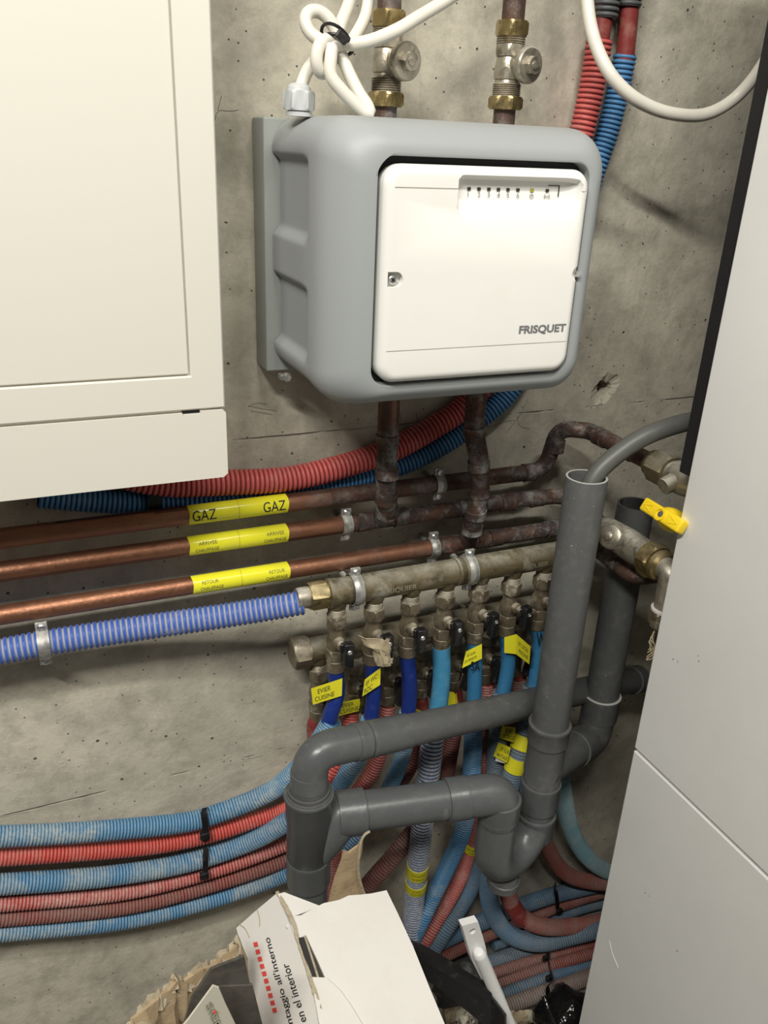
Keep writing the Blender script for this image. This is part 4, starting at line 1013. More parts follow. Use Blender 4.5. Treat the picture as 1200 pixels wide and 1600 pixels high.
# --- cable ties
def strap(name, label, pts, wd, th=.0012, buckle=()):
    t = thing(name, label, 'cable tie', pts[len(pts) // 2])
    path = resample(smooth(pts), .003)[0]; T, N, B = frames(path)
    rows = []
    for p, tt in zip(path, T):
        side = nrm(np.cross(tt, (0, -1, 0))); rows.append([p - side * wd / 2, p + side * wd / 2])
    m = MB(); m.strip(rows, th); m.build('band', M['black'], t)
    for bpt in buckle:
        m = MB(); m.box(bpt, (wd * 1.6, .006, .011), bev=.001); bk = m.build('buckle', M['black'], t, 30)
strap('cable_tie', 'upper black cable tie around the top hoses of the left bundle', [P(319, 1264, .02), P(319, 1266, .045), P(319, 1275, .0495), P(321, 1292, .048), P(320, 1300, .0475), P(322, 1314, .046)], .0085, buckle=[P(320, 1306, .049)])
strap('cable_tie', 'lower black cable tie ending on the fifth hose of the left bundle', [P(322, 1325, .04), P(321, 1340, .0485), P(321, 1352, .047), P(320, 1362, .047), P(318, 1372, .046)], .0080, buckle=[P(319, 1368, .049)])
strap('cable_tie', 'black tie gripping the blue hose under the cream casing', [P(243, 770, .034), P(243, 780, .035), P(242, 795, .0345), P(242, 806, .02)], .014)
strap('cable_tie', 'dark strap over the two topmost floor hoses near the white cabinet', [P(867, 1380, .02), P(868, 1392, .037), P(870, 1403, .037), P(871, 1416, .033), P(872, 1424, .02)], .0075, buckle=[P(874, 1424, .034)])
strap('cable_tie', 'long dark strap over the lower floor hoses near the white cabinet', [P(857, 1462, .07), P(858, 1472, .092), P(856, 1492, .097), P(858, 1510, .116), P(862, 1530, .141), P(856, 1542, .18), P(856, 1556, .17)], .0080, buckle=[P(853, 1497, .102), P(858, 1528, .146)])

# ================================================================== GREY PVC DRAIN
t = thing('pvc_drain', 'grey plastic drain pipework with tall open standpipe, trap and side branches', 'drain pipe', (.5, -.2, .2))
DS = .200; XD = .602; R5 = .0250; R4 = .0205
def sock(m, c, ax, r, L, lip=.0028, rim=True):
    """push-fit socket centred on c"""
    c = np.array(c, float); ax = nrm(ax); A = c - ax * L / 2
    m.lathe(A, A + ax, [(0, r + .0002), (.0008, r + lip), (.004, r + lip + .0004), (.0055, r + lip), (L - .003, r + lip), (L - .0005, r + lip - .0004), (L, r + .0002)], 36)
zt_ = P(915, 745, DS)[2]
m = MB(); zc = .655
# standpipe is a real open tube
m.lathe(pos(XD, DS, zc - .03), pos(XD, DS, zt_), [(0, R5), (zt_ - zc + .03 - .001, R5), (zt_ - zc + .03, R5 - .0006), (zt_ - zc + .03, R5 - .0026), (zt_ - zc + .026, R5 - .0032), (.05, R5 - .0032)], 40)
m.build('standpipe', M['pvc_dusty'], t, 50)
m = MB(); m.lathe(pos(XD, DS, zt_ - .0002), pos(XD, DS, zt_ + 1), [(0, R5 - .0002), (.0005, R5 - .0008), (.0005, R5 - .0026), (0, R5 - .0030)], 40, caps=False); tag(m.build('cut_rim', M['pvc_edge'], t), 'pale cut rim')
# wye fitting
m = MB(); RW = R5 + .0032
zw0, zw1 = P(850, 1237, DS)[2], P(862, 1128, DS)[2]
m.lathe(pos(XD, DS, zw1), pos(XD, DS, 0), [(0, R5 + .0002), (.0008, RW + .0008), (.004, RW + .0012), (.006, RW), (.030, RW), (.0315, RW - .0018), (.034, R5 + .0012), (zw1 - zw0 - .008, R5 + .0012), (zw1 - zw0 - .006, RW - .001)], 40)
DE = .128; XE = P(965, 950, DE)[0]
jn = pos(XD, DS, zw0 + .045); el = pos(XE - .004, DE, P(925, 1150, DE)[2] - .004)
brd = nrm(el - jn)
m.sweep(resample(np.array([jn - brd * .01, el - brd * .02]), .01)[0], R5 + .0012, 32); m.build('wye', M['pvc_dusty'], t, 50)
m = MB(); sock(m, jn + brd * (np.linalg.norm(el - jn) - .050), brd, R5, .040); 
ze = P(943, 1105, DE)[2]
path = fillet([el - brd * .045, el, pos(XE, DE, ze + .01)], .030); m.sweep(resample(path, .004)[0], R5 + .0014, 32)
sock(m, pos(XE, DE, ze + .004), (0, 0, -1), R5, .042); m.build('branch_elbow', M['pvc_dusty'], t, 50)
m = MB(); m.lathe(pos(XE, DE, ze + .025), pos(XE, DE, ze + 1), [(0, R5 + .0024), (.0006, R5 + .0036), (.0012, R5 + .0036), (.0018, R5 + .0024)], 36); tag(m.build('rubber_ring', M['pvc_edge'], t), 'pale rim')
zE1 = P(1008, 785, DE)[2]
m = MB(); m.lathe(pos(XE, DE, ze), pos(XE, DE, 1.2), [(0, R5), (zE1 - ze, R5), (zE1 - ze, R5 - .003), (zE1 - ze - .05, R5 - .003)], 36)
m.build('second_standpipe', M['pvc_dusty'], t, 50)
# lower coupling, trap
zt1 = P(830, 1290, DS)[2]
zl1, zl0 = P(843, 1218, DS)[2], P(836, 1252, DS)[2]
m = MB(); sock(m, pos(XD, DS, (zl1 + zl0) / 2 - .006), (0, 0, -1), R5, .046); m.lathe(pos(XD, DS, zl0), pos(XD, DS, 0), [(0, R5), (max(.01, zl0 - zt1), R5)], 36)
m.build('coupling', M['pvc'], t, 50)
zt1 = P(830, 1290, DS)[2]
XT, DT = .510, .236
zU = P(800, 1337, .218)[2]
m = MB(); sock(m, pos(XD, DS, zt1 + .004), (0, 0, -1), R5, .040)
path = np.array([pos(XD, DS, zt1)] + [pos((XD + XT) / 2 + (XD - XT) / 2 * math.cos(a), (DS + DT) / 2 + (DS - DT) / 2 * math.cos(a), zU + .050 - .050 * math.sin(a)) for a in np.linspace(0, math.pi, 24)] + [pos(XT, DT, zU + .10)]); m.sweep(resample(path, .004)[0], R5 + .0014, 34)
zleg = P(781, 1262, DT)[2]
m.lathe(pos(XT, DT, zU + .10), pos(XT, DT, 2), [(0, R5 + .0014), (zleg - zU - .12, R5 + .0016), (zleg - zU - .115, R5 + .0030), (zleg - zU - .082, R5 + .0032), (zleg - zU - .080, R5)], 36)
m.build('trap', M['pvc'], t, 50)
cp = P(788, 1368, .236); m = MB(); m.lathe(pos(.542, .224, zU - .020), pos(.542, .224, 0), [(0, .020), (.010, .022), (.011, .0235), (.022, .0235), (.0235, .021)], 12); tag(m.build('cleanout_cap', M['pvc_dusty'], t, 30), 'ribbed clean-out cap')
# cross pipe C: elbow, pipe, tee
ZCc = .5790; XB, DB = .2575, .200
zC1 = P(785, 1238, DT)[2]
C1_ = pos(XT, DT, zC1); C0_ = pos(XB + .05, DB + .002, P(545, 1268, .2)[2])
m = MB(); ax = nrm(C0_ - C1_); path = fillet([C1_ + ax * .075, C1_, pos(XT, DT, zleg - .012)], .042); m.sweep(resample(path, .004)[0], R5 + .0016, 34)
sock(m, C1_ + ax * .062, ax, R5, .028); sock(m, pos(XT, DT, zleg - .004), (0, 0, 1), R5, .02); m.build('trap_elbow', M['pvc'], t, 50)
m = MB(); m.sweep(resample(np.array([C0_, C1_ + ax * .06]), .02)[0], R5, 36); m.build('cross_pipe', M['pvc'], t, 50)
# tee and lower vertical
m = MB(); zb1 = P(484, 1238, DB)[2]; zb2 = P(478, 1345, DB)[2]
tee_c = pos(XB, DB, C0_[2] - .012); RT = R5 + .0035
m.lathe(pos(XB, DB, zb1), pos(XB, DB, 0), [(0, R5 + .002), (.0008, RT + .0018), (.004, RT + .0022), (.007, RT), (.034, RT), (.036, RT - .0012), (zb1 - zb2 - .002, RT - .0012), (zb1 - zb2, RT - .003)], 40)
bdir = nrm(C0_ - (tee_c + np.array((0, 0, -.004))))
path = resample(smooth([pos(XB - .006, DB, tee_c[2] - .052), pos(XB + .010, DB, tee_c[2] - .032), pos(XB + .028, DB + .001, tee_c[2] - .009), C0_ - (-ax) * .006, C0_ - (-ax) * .0 - ax * .004]), .002)[0]
m.sweep(path, np.linspace(R5 - .001, R5 + .0024, len(path)), 36)
m.build('tee', M['pvc'], t, 50)
m = MB(); sock(m, C0_ - ax * .004, ax, R5, .036, .0036); m.build('branch_socket', M['pvc'], t, 50)
m = MB(); m.sweep(resample(np.array([pos(XB, DB, zb2 + .01), pos(XB - .003, DB, FLR + .002)]), .03)[0], R5, 36); m.build('lower_pipe', M['pvc'], t, 50)
m = MB(); sock(m, pos(XB, DB, zb2 - .012), (0, 0, -1), R5, .044, .0030); m.build('coupling', M['pvc'], t, 50)
# reducer rings
m = MB(); m.lathe(pos(XB, DB, zb1 - .002), pos(XB, DB, 2), [(0, R5 + .003), (.003, R5 + .0028), (.0035, R4 + .0052), (.008, R4 + .0050), (.0085, R4 + .0028), (.012, R4 + .0028)], 40); tag(m.build('reducer', M['pvc_dusty'], t, 40), 'stepped reducer rings')
# upper cross pipe A with its elbow
A_l = P(505, 1168, .2); zA = A_l[2]
A0 = pos(XB + .002, DB, P(498, 1172, .2)[2]); A1 = P(700, 1128, .180); A2 = P(935, 1074, .092); A3 = P(988, 1063, .068)
m = MB(); ax2 = nrm(A1 - A0); path = fillet([pos(XB, DB, zb1 + .004), A0, A0 + ax2 * .060], .038); m.sweep(resample(path, .004)[0], R4 + .0016, 34)
sock(m, A0 + ax2 * .066, ax2, R4, .018); sock(m, pos(XB, DB, zb1 + .022), (0, 0, 1), R4, .024, .0022); m.build('upper_elbow', M['pvc'], t, 50)
m = MB(); sock(m, A0 + ax2 * .105, ax2, R4, .058, .0022); m.build('coupling', M['pvc'], t, 50)
m = MB(); m.sweep(resample(smooth([A0 + ax2 * .05, A1, A2, A3]), .01)[0], R4, 34); m.build('upper_cross_pipe', M['pvc_dusty'], t, 50)
ax3 = nrm(A3 - A2); m = MB(); m.lathe(A3 - ax3 * .004, A3 + ax3, [(0, R4 + .001), (.001, R4 + .0028), (.022, R4 + .0028), (.024, R4)], 36); m.build('end_socket', M['pvc_dusty'], t, 50)
# faint moulded lettering on the tee
mm = MB(); V, Fc, wh = text_geo('NF Me 50', .01, refine=2)
camv = np.array((0, -CAM_D, CAM_H)) - pos(XB, DB, zb1 - .02); out = nrm((camv[0], camv[1], 0)); rt = np.array((-out[1], out[0], 0.)); rt = rt if rt[0] > 0 else -rt

# flexible tube dropping into the standpipe
m = MB(); m.tube([pos(XD + .004, DS, zt_ - .06), pos(XD + .006, DS, zt_ - .015), P(936, 736, .2), P(962, 712, .202), P(1000, 686, .206), P(1040, 669, .21), P(1085, 657, .215), P(1140, 650, .22)], .0112, 20, .005)
tag(m.build('flexible_tube', M['flex'], None), 'grey flexible tube hanging into the open top of the standpipe', 'tube')

# ================================================================== VALVES AT THE RIGHT
# valve on the middle copper pipe, along -Y
xq = .700; zq = Z2_ - .016
def along(px, py, x): return PX(px, py, x)
t = thing('check_valve', 'whitened brass valve on the middle copper pipe, emerging right of the standpipe', 'valve', (xq, -.15, zq - .02))
y0 = along(948, 826, xq)[1]; y1 = along(1012, 872, xq)[1]; y2 = along(1040, 895, xq)[1]
def yp(y, dx=0, dz=0): return np.array((xq + dx, y, zq + dz))
m = MB(); L = abs(y1 - y0)
m.lathe(yp(y0 + .012), yp(-1), [(0, .0125), (.004, .0165), (.012, .0180), (L * .35, .0190), (L * .7, .0205), (L, .0195), (L + .012, .0175)], 32)
side = nrm((-.86, -.30, .36)); c_ = yp(y0 - .026) 
m.lathe(c_, c_ + side, [(0, .0175), (.021, .0175), (.0235, .0165)], 26); m.build('body', M['nickel'], t, 50)
m = MB(); m.lathe(c_ + side * .0225, c_ + side, [(0, .0150), (.003, .0155), (.0045, .0130)], 24); m.lathe(c_ + side * .026, c_ + side, [(0, .0065), (.004, .006), (.005, .0045)], 6); m.build('plug', M['nickel'], t, 40)
m = MB(); m.hexnut(yp(y1), yp(y1 - .020), .0245, .3); m.lathe(yp(y1 - .019), yp(-1), [(0, .0185), (.003, .0205), (.009, .0195), (.012, .0165)], 30); tag(m.build('union_nut', M['brass'], t, 30), 'brass union nut')
ye = y1 - .040
m = MB(); path = fillet([yp(y1 - .028), yp(ye - .004), yp(ye - .006, 0, -.055)], .022); m.sweep(resample(path, .004)[0], .0145, 26); m.build('elbow', M['nickel'], t)
m = MB(); m.hexnut(yp(ye - .006, 0, -.052), yp(ye - .006, 0, -.074), .0185, .2); m.build('lower_nut', M['valve'], t, 30)
m = MB(); m.lathe(yp(ye - .006, 0, -.0480), yp(ye - .006, 0, -1), [(0, .0150), (.001, .0178), (.004, .0175), (.0045, .015)], 20); tag(m.build('gasket', M['card_white'], t), 'white gasket')
rnd = random.Random(8); m = MB()
for k in range(5):
    b0 = yp(ye - .006, -.010, -.078 - .004 * k); m.tube([b0, b0 + np.array((-.006 - rnd.random() * .004, -.004, -.006)), b0 + np.array((-.003, -.008, -.014 - rnd.random() * .008)), b0 + np.array((-.009, -.004, -.024 - rnd.random() * .006))], .0007, 6, .002)
tag(m.build('hemp_strands', M['masking'], t), 'loose sealing strands')
# gas cock on the upper pipe
xg = .7035; zg_ = zr - .003
t = thing('gas_valve', 'brass gas cock with yellow butterfly handle beside the white cabinet', 'valve', (xg, -.2, zg_ - .02))
ga = PX(1020, 748, xg)[1]; gb = PX(1052, 772, xg)[1]
m = MB(); m.hexnut((xg, ga, zg_), (xg, ga - .030, zg_), .0215, .4); m.lathe((xg, ga + .010, zg_), (xg, -1, zg_), [(0, .0130), (.003, .0165), (.012, .0168)], 26); m.build('union_nut', M['manifold'], t, 30)
m = MB(); m.lathe((xg, ga - .029, zg_), (xg, -1, zg_), [(0, .0150), (.006, .0150), (.008, .0185), (.020, .020), (.034, .0185), (.040, .016), (.070, .016)], 28)
m.lathe((xg - .010, ga - .050, zg_), (xg - 1, ga - .050, zg_ - .35), [(0, .011), (.020, .010)], 20); m.build('body', M['nickel'], t, 45)
# butterfly handle: hub and two wings
hc = PX(1037, 806, xg - .050); ydir = nrm((.0, -1, -.03)); nout = nrm((-.85, -.25, .45)); nout = nrm(nout - nout.dot(ydir) * ydir); updir = np.cross(ydir, nout)
updir = updir if updir[2] > 0 else -updir
Rm = Matrix([[ydir[0], updir[0], nout[0]], [ydir[1], updir[1], nout[1]], [ydir[2], updir[2], nout[2]]])
hl = .5 * np.linalg.norm(PX(1066, 824, xg - .05) - PX(1004, 789, xg - .05))
m = MB(); m.box(hc, (2 * hl * .97, .0165, .013), Rm, bev=.0028)
m.lathe(hc - nout * .022, hc + nout, [(0, .0135), (.010, .0140), (.020, .0115), (.0265, .0085), (.030, .0080), (.0302, .0052), (.027, .0048)], 26)
h = m.build('handle', M['yellow_knob'], t, 35); tag(h, 'yellow butterfly handle')
m = MB(); m.lathe(hc + nout * .0045, hc + nout, [(0, .0046), (.0015, .0046), (.0025, .003)], 14); m.build('handle_screw', M['kraft_dark'], h)
m = MB()
for s_ in (-1, 1):
    c1 = hc + ydir * s_ * hl * .62 + nout * .0066
    tri = [c1 + ydir * s_ * .007, c1 - ydir * s_ * .006 + updir * .004, c1 - ydir * s_ * .006 - updir * .004]
    m.sweep(np.array(tri + [tri[0]]), .0006, 6)
m.build('handle_rib', M['yellow_knob'], h)

# ================================================================== VALVES ABOVE THE BOX
def stop_valve(label, px, ys, dd, top_py, mirror=1):
    """ys: image rows of nut top, nut bottom, thread, body, cap centre, thread, nut top, nut bottom"""
    x = P(px, ys[4], dd)[0]; Z = lambda y: P(px, y, dd)[2]
    t = thing('stop_valve', label, 'valve', (x, -dd, Z(ys[7])))
    z = [Z(y) for y in ys]; up = lambda a: pos(x, dd, a)
    def thread(m, za, zb, r):
        n_ = max(2, int((za - zb) / .0018)); pr = []
        for k in range(n_): pr += [(k * (za - zb) / n_, r - .0009), ((k + .5) * (za - zb) / n_, r + .0006)]
        m.lathe(up(za), up(zb), pr + [(za - zb, r - .0009)], 30)
    m = MB(); m.hexnut(up(z[0]), up(z[1]), .0180, .35); tag(m.build('upper_nut', M['brass'], t, 30), 'brass upper nut')
    m = MB(); m.hexnut(up(z[6]), up(z[7]), .0186, .1); tag(m.build('lower_nut', M['brass'], t, 30), 'brass lower nut')
    m = MB(); thread(m, z[1] + .001, z[2], .0148); thread(m, z[5], z[6] - .001, .0148); m.build('threaded_collar', M['valve'], t, 60)
    m = MB(); hb = z[2] - z[5]; m.hexnut(up(z[2] + .0005), up(z[2] - .011), .0162, .6)
    m.lathe(up(z[2] - .010), up(z[5]), [(0, .0125), (.004, .0135), (hb * .35, .0150), (hb * .62, .0145), (hb - .014, .0130), (hb - .0095, .0138)], 30)
    zc_ = z[4]; c = pos(x + .004, dd, zc_); dr = nrm((.22, -1, -.05))
    m.lathe(c, c + dr, [(0, .0125), (.012, .0130), (.020, .0165), (.0215, .0175), (.0225, .0175)], 30); m.build('body', M['nickel'], t, 45)
    m = MB(); m.lathe(c + dr * .0222, c + dr, [(0, .0172), (.001, .0176), (.0045, .0174), (.0062, .0160)], 36); m.build('cap', M['nickel'], t, 40)
    m = MB(); m.hexnut(c + dr * .028, c + dr * .0345, .0092, .45); m.lathe(c + dr * .0340, c + dr, [(0, .0040), (.0015, .0040), (.0016, .0030)], 16); m.build('spindle', M['nickel'], t, 30)
    return x
xa_ = stop_valve('left stop valve above the box, behind the crossing white cable', 605, (16, 43, 55, 55, 95, 121, 144, 167), .085, 0)
xb_ = stop_valve('right stop valve above the box, left of the thick red hose', 795, (32, 57, 70, 70, 101, 131, 151, 172), .085, 0)
for x, lab, pxa in ((xa_, 'copper tail pipe through the left stop valve above the box', (606, 604)), (xb_, 'copper tail pipe through the right stop valve above the box', (795, 795))):
    m = MB(); pipe_with_dirt(m, [pos(x, .085, 1.365), pos(x, .085, 1.95)], lambda p: .0118 if p[2] < 1.49 else (.0136 if p[2] > 1.497 else .0128), lambda p: .75)
    tag(m.build('riser_pipe', M['copper_old'], None), lab, 'pipe')

# ================================================================== WHITE CABLES
cb = .0060
t = thing('control_cable', 'looped white cable bundle tied above the grey cable gland', 'cable', P(520, 150, .09))
m = MB()
m.tube([g0 + np.array((0, 0, .02)), P(471, 133, .1), P(478, 115, .097), P(490, 97, .09), P(510, 82, .085), P(524, 62, .08), P(533, 35, .07), P(545, 5, .06), P(556, -40, .06), P(560, -200, .05), P(556, -400, .05)], cb, 14, .003)
m.tube([P(529, 72, .10), P(523, 45, .10), P(512, 28, .098), P(497, 18, .097), P(482, 20, .099), P(477, 33, .102), P(484, 50, .106), P(497, 61, .11), P(515, 70, .112), P(535, 70, .110)], cb, 14, .003)
m.tube([P(530, 66, .106), P(513, 62, .112), P(501, 68, .116), P(495, 84, .118), P(495, 101, .118), P(501, 113, .115), P(511, 112, .111), P(517, 100, .107), P(521, 80, .10)], cb, 14, .003)
m.tube([P(519, 72, .118), P(517, 90, .122), P(517, 118, .125), P(532, 139, .128), P(553, 160, .13), P(570, 174, .132), P(578, 178, .134), P(574, 165, .129), P(562, 147, .122), P(548, 120, .115), P(538, 98, .11), P(530, 76, .106)], cb, 14, .003)
m.tube([P(527, 66, .108), P(545, 69, .115), P(575, 65, .125), P(620, 47, .128), P(655, 26, .12), P(695, 2, .11), P(735, -25, .1), P(820, -90, .07), P(860, -200, .05), P(866, -380, .05)], cb, 14, .003)
m.tube([P(536, 86, .085), P(546, 70, .08), P(560, 48, .072), P(571, 25, .068), P(576, -2, .065), P(577, -40, .06), P(582, -200, .05), P(578, -400, .05)], cb, 14, .003)
m.build('cable_loops', M['cable'], t, 60)
m = MB(); cc = P(526, 62, .108)
for k, (rx, ry, rot) in enumerate(((.017, .0115, .65), (.0155, .0105, .35))):
    pth = [cc + np.array((math.cos(a) * rx * math.cos(rot) + math.sin(a) * ry * math.sin(rot) * .3 + k * .001, -math.sin(a) * .013, -math.cos(a) * rx * math.sin(rot) + math.sin(a) * ry * .5 - k * .004)) for a in np.linspace(0, 2 * math.pi, 24)]
    m.sweep(np.array(pth), .0016, 8, False)
m.box(P(534, 58, .126), (.012, .005, .008), Matrix.Rotation(.6, 3, 'Y'), bev=.001); tag(m.build('tie', M['black'], t), 'black plastic tie')
m = MB(); m.tube([P(905, -380, .04), P(908, -200, .05), P(912, -45, .06), P(917, -5, .065), P(922, 35, .075), P(934, 78, .09), P(955, 118, .105), P(985, 149, .115), P(1018, 168, .12), P(1052, 178, .125), P(1095, 180, .13), P(1122, 171, .135), P(1150, 152, .14), P(1175, 125, .15), P(1196, 95, .16), P(1215, 65, .17), P(1240, 20, .18)], .0070, 16, .004)
tag(m.build('power_cable', M['cable'], None), 'white cable hanging in a wide loop at the top right', 'cable')

# ================================================================== CARTON AND RUBBISH IN FRONT
# white carton: leaning lid, opened left flap, sides down to the floor
t = thing('white_carton', 'torn white carton with open flap printed montaggio all\'interno, in front of the pipes', 'carton', (.28, -.45, FLR))
CAMP = np.array((0, -CAM_D, CAM_H))
def plane_hit(px, py, O, n_):
    v = ROT @ np.array([px - 600, 800 - py, -F]); return CAMP + v * (np.dot(O - CAMP, n_) / np.dot(v, n_))
LO = P(455, 1430, .30); LN = nrm((0, -.39, 1))
def PL(px, py): return plane_hit(px, py, LO, LN)
lid = [(452, 1432), (470, 1430), (494, 1417), (506, 1411), (516, 1409), (530, 1406), (545, 1399), (562, 1398), (580, 1396), (604, 1391), (622, 1428), (646, 1480), (672, 1545), (700, 1612), (735, 1700), (640, 1720), (560, 1700), (515, 1640), (500, 1595), (484, 1535), (510, 1532), (496, 1500), (478, 1462), (462, 1467)]
m = MB(); m.poly([PL(*q_) for q_ in lid][::-1], .004); m.build('lid', M['card_white'], t, 20)
h0, h1 = PL(437, 1400), PL(512, 1640)
h2 = PL(369, 1450); h2 = CAMP + (h2 - CAMP) * 1.055
FN = nrm(np.cross(h1 - h0, h2 - h0)); FN = FN if FN.dot(CAMP - h0) > 0 else -FN
def FL(px, py): return plane_hit(px, py, h0, FN)
fl_ = [(432, 1396), (444, 1424), (455, 1450), (464, 1476), (474, 1506), (484, 1540), (493, 1570), (503, 1610), (520, 1680), (430, 1700), (406, 1610), (398, 1575), (385, 1515), (377, 1478), (369, 1450), (402, 1421)]
m = MB(); m.poly([FL(*q_) for q_ in fl_][::-1], .004); flp = m.build('open_flap', M['card_white'], t, 20)
m = MB(); 
a_ = np.array([FL(x, y) for x, y in ((431, 1395), (445, 1424), (457, 1450), (465, 1476), (475, 1506), (485, 1540), (494, 1570), (504, 1610), (512, 1650))]); 
rnd = random.Random(4)
rows = [[p + np.array((rnd.uniform(-.001, .001), 0, .0012)), p + np.array((.0035 + .0015 * math.sin(i * .23) * (i > 2) + rnd.uniform(-.0004, .0004), .0, .0016 + rnd.uniform(-.0003, .0003)))] for i, p in enumerate(smooth(a_, 6))]
m.strip(rows, .0012); tag(m.build('torn_edge', M['torn'], t, 40), 'torn brown edge')
m = MB(); m.poly([PL(434, 1397), PL(444, 1394), PL(499, 1415), PL(480, 1424), PL(455, 1433), PL(446, 1420)][::-1], .003); tag(m.build('back_flap', M['card_white'], t, 20), 'folded back flap')
m = MB(); m.poly([PL(x, y) + np.array((0, 0, .0045)) for x, y in ((486, 1531), (510, 1532), (530, 1550), (548, 1575), (572, 1615), (560, 1690), (520, 1680), (498, 1600))][::-1], .003); tag(m.build('small_flap', M['card_white'], t, 20), 'small front tuck flap')
m = MB(); m.poly([PL(x, y) + np.array((0, 0, .0010)) for x, y in ((462, 1466), (474, 1466), (480, 1474), (498, 1532), (492, 1536), (484, 1510))][::-1], .0008); tag(m.build('slot', M['dark_gap'], t, 0), 'dark slot')
m = MB(); m.sweep(np.array([PL(x, y) + np.array((0, 0, .002)) for x, y in ((476, 1464), (484, 1488), (491, 1510), (498, 1533))]), .0013, 8); m.build('slot_edge', M['torn'], t)
m = MB()
for px0, px1 in (((604, 1391), (735, 1700)), ((452, 1432), (604, 1391))):
    p, q_ = PL(*px0), PL(*px1); dn = np.array((0, 0, -.004)); fz = lambda v: np.array((v[0], v[1], FLR + .003)); inn = np.array((-.006, -.006, 0))
    m.poly([p + dn + inn, q_ + dn + inn, fz(q_) + inn, fz(p) + inn], .004)
m.build('side_wall', M['card_white'], t, 20)
mm = MB()
def flap_text(body, x0, y0, x1, y1, hpx, bold):
    """baseline from (x0,y0) to (x1,y1) in the flap plane"""
    A, B = FL(x0, y0), FL(x1, y1); ln_ = nrm(np.array((x1 - x0, y1 - y0, 0))); nx, ny = ln_[1], -ln_[0]
    C, D = FL(x1 + nx * hpx, y1 + ny * hpx), FL(x0 + nx * hpx, y0 + ny * hpx)
    A, B, C, D = [q_ + FN * .0006 for q_ in (A, B, C, D)]; text_quad(mm, body, A, B, C, D, 0, 1, -.25, 1, bold, .0)
flap_text("montaggio all'interno", 466, 1626, 422, 1464, 10, .010); mm.build('lettering', M['print_black'], flp, 0)
mm = MB(); flap_text('/ en el interior', 481, 1607, 449, 1505, 9.5, .010); mm.build('lettering', M['print_black'], flp, 0)
mm = MB()
for k in range(10):
    x = 400 + k * 3.28; y = 1476 + k * 11.4
    a_, b_, c_, d_ = [FL(x + u, y + v) + FN * .0008 for u, v in ((-3.4, -3.2), (2.6, -4.6), (4.4, 2.6), (-1.6, 4.0))]; mm.poly([a_, b_, c_, d_], .0004)
mm.build('printed_dashes', M['print_red'], flp, 0)
m = MB()
for pts in ([(402, 1421), (406, 1436), (406, 1448)], [(374, 1444), (384, 1452), (390, 1465)]): m.tube([FL(*q_) + FN * .0003 for q_ in pts], .0006, 6, .003)
m.build('crease', M['torn'], flp)
# brown cardboard fin standing behind the carton
m = MB()
fin = [(511, 1425), (518, 1395), (524, 1372), (534, 1346), (537, 1330), (545, 1333), (560, 1322), (567, 1310), (566, 1330), (561, 1350), (562, 1375), (568, 1395), (580, 1425)]
m.poly([P(x, y, .265) for x, y in fin][::-1], .003)
rnd = random.Random(9); m2 = MB(); pth = smooth([P(x, y, .270) for x, y in ((578, 1299), (570, 1304), (564, 1316), (561, 1338), (560, 1362), (566, 1388), (572, 1402))], 6); m2.sweep(resample(pth, .003)[0], .0016, 8)
tt_ = thing('cardboard_scrap', 'torn brown cardboard fin standing between the grey tee and the white carton', 'cardboard', (P(540, 1400, .265)[0], -.265, P(540, 1425, .265)[2]))
m.build('sheet', M['kraft'], tt_, 20); m2.build('frayed_edge', M['torn'], tt_)
# crumpled brown carton, lower left
t = thing('brown_carton', 'crumpled brown cardboard carton with frayed rim, bottom left', 'carton', (.10, -.36, 0))
rnd = random.Random(11)
rim = [(192, 1625), (212, 1592), (240, 1562), (262, 1545), (272, 1528), (285, 1536), (300, 1520), (322, 1512), (340, 1500), (357, 1488), (372, 1470), (380, 1500), (384, 1520)]
def KD(px): return .40 - (px - 190) * .0004
R0 = [P(x, y, KD(x)) for x, y in rim]
rows = []
for k, f in enumerate((0, .03, .08, .2, .45, .75, 1.0)):
    rows.append([p * np.array((1, 1, 1 - f)) + np.array((0, 0, (FLR + .003) * f)) + np.array((.004 * math.sin(i * 2.1 + k), -.03 * f ** .5 - .010 * math.cos(i * 1.9) * min(1, f * 5) + rnd.uniform(-.002, .002), .006 * f)) for i, p in enumerate(smooth(R0, 2))])
m = MB(); m.strip(rows, .004); m.build('wall', M['kraft'], t, 25)
m = MB(); rows = []
for i, p in enumerate(smooth(R0, 5)): rows.append([p + np.array((rnd.uniform(-.002, .002), .005 + rnd.uniform(-.002, .002), .001 + rnd.uniform(-.0025, .003))), p + np.array((rnd.uniform(-.002, .002), -.001, -.004 + rnd.uniform(-.005, .002))), p + np.array((rnd.uniform(-.002, .002), -.006, -.010 + rnd.uniform(-.006, .002)))])
m.strip(rows, .0014); tag(m.build('frayed_rim', M['torn'], t, 30), 'frayed rim')
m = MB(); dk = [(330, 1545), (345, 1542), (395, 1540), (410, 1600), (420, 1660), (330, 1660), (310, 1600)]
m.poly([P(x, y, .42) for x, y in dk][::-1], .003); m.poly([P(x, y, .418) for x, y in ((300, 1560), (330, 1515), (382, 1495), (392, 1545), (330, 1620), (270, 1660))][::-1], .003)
tag(m.build('inner_flap', M['kraft_dark'], t, 20), 'dark inner flap')
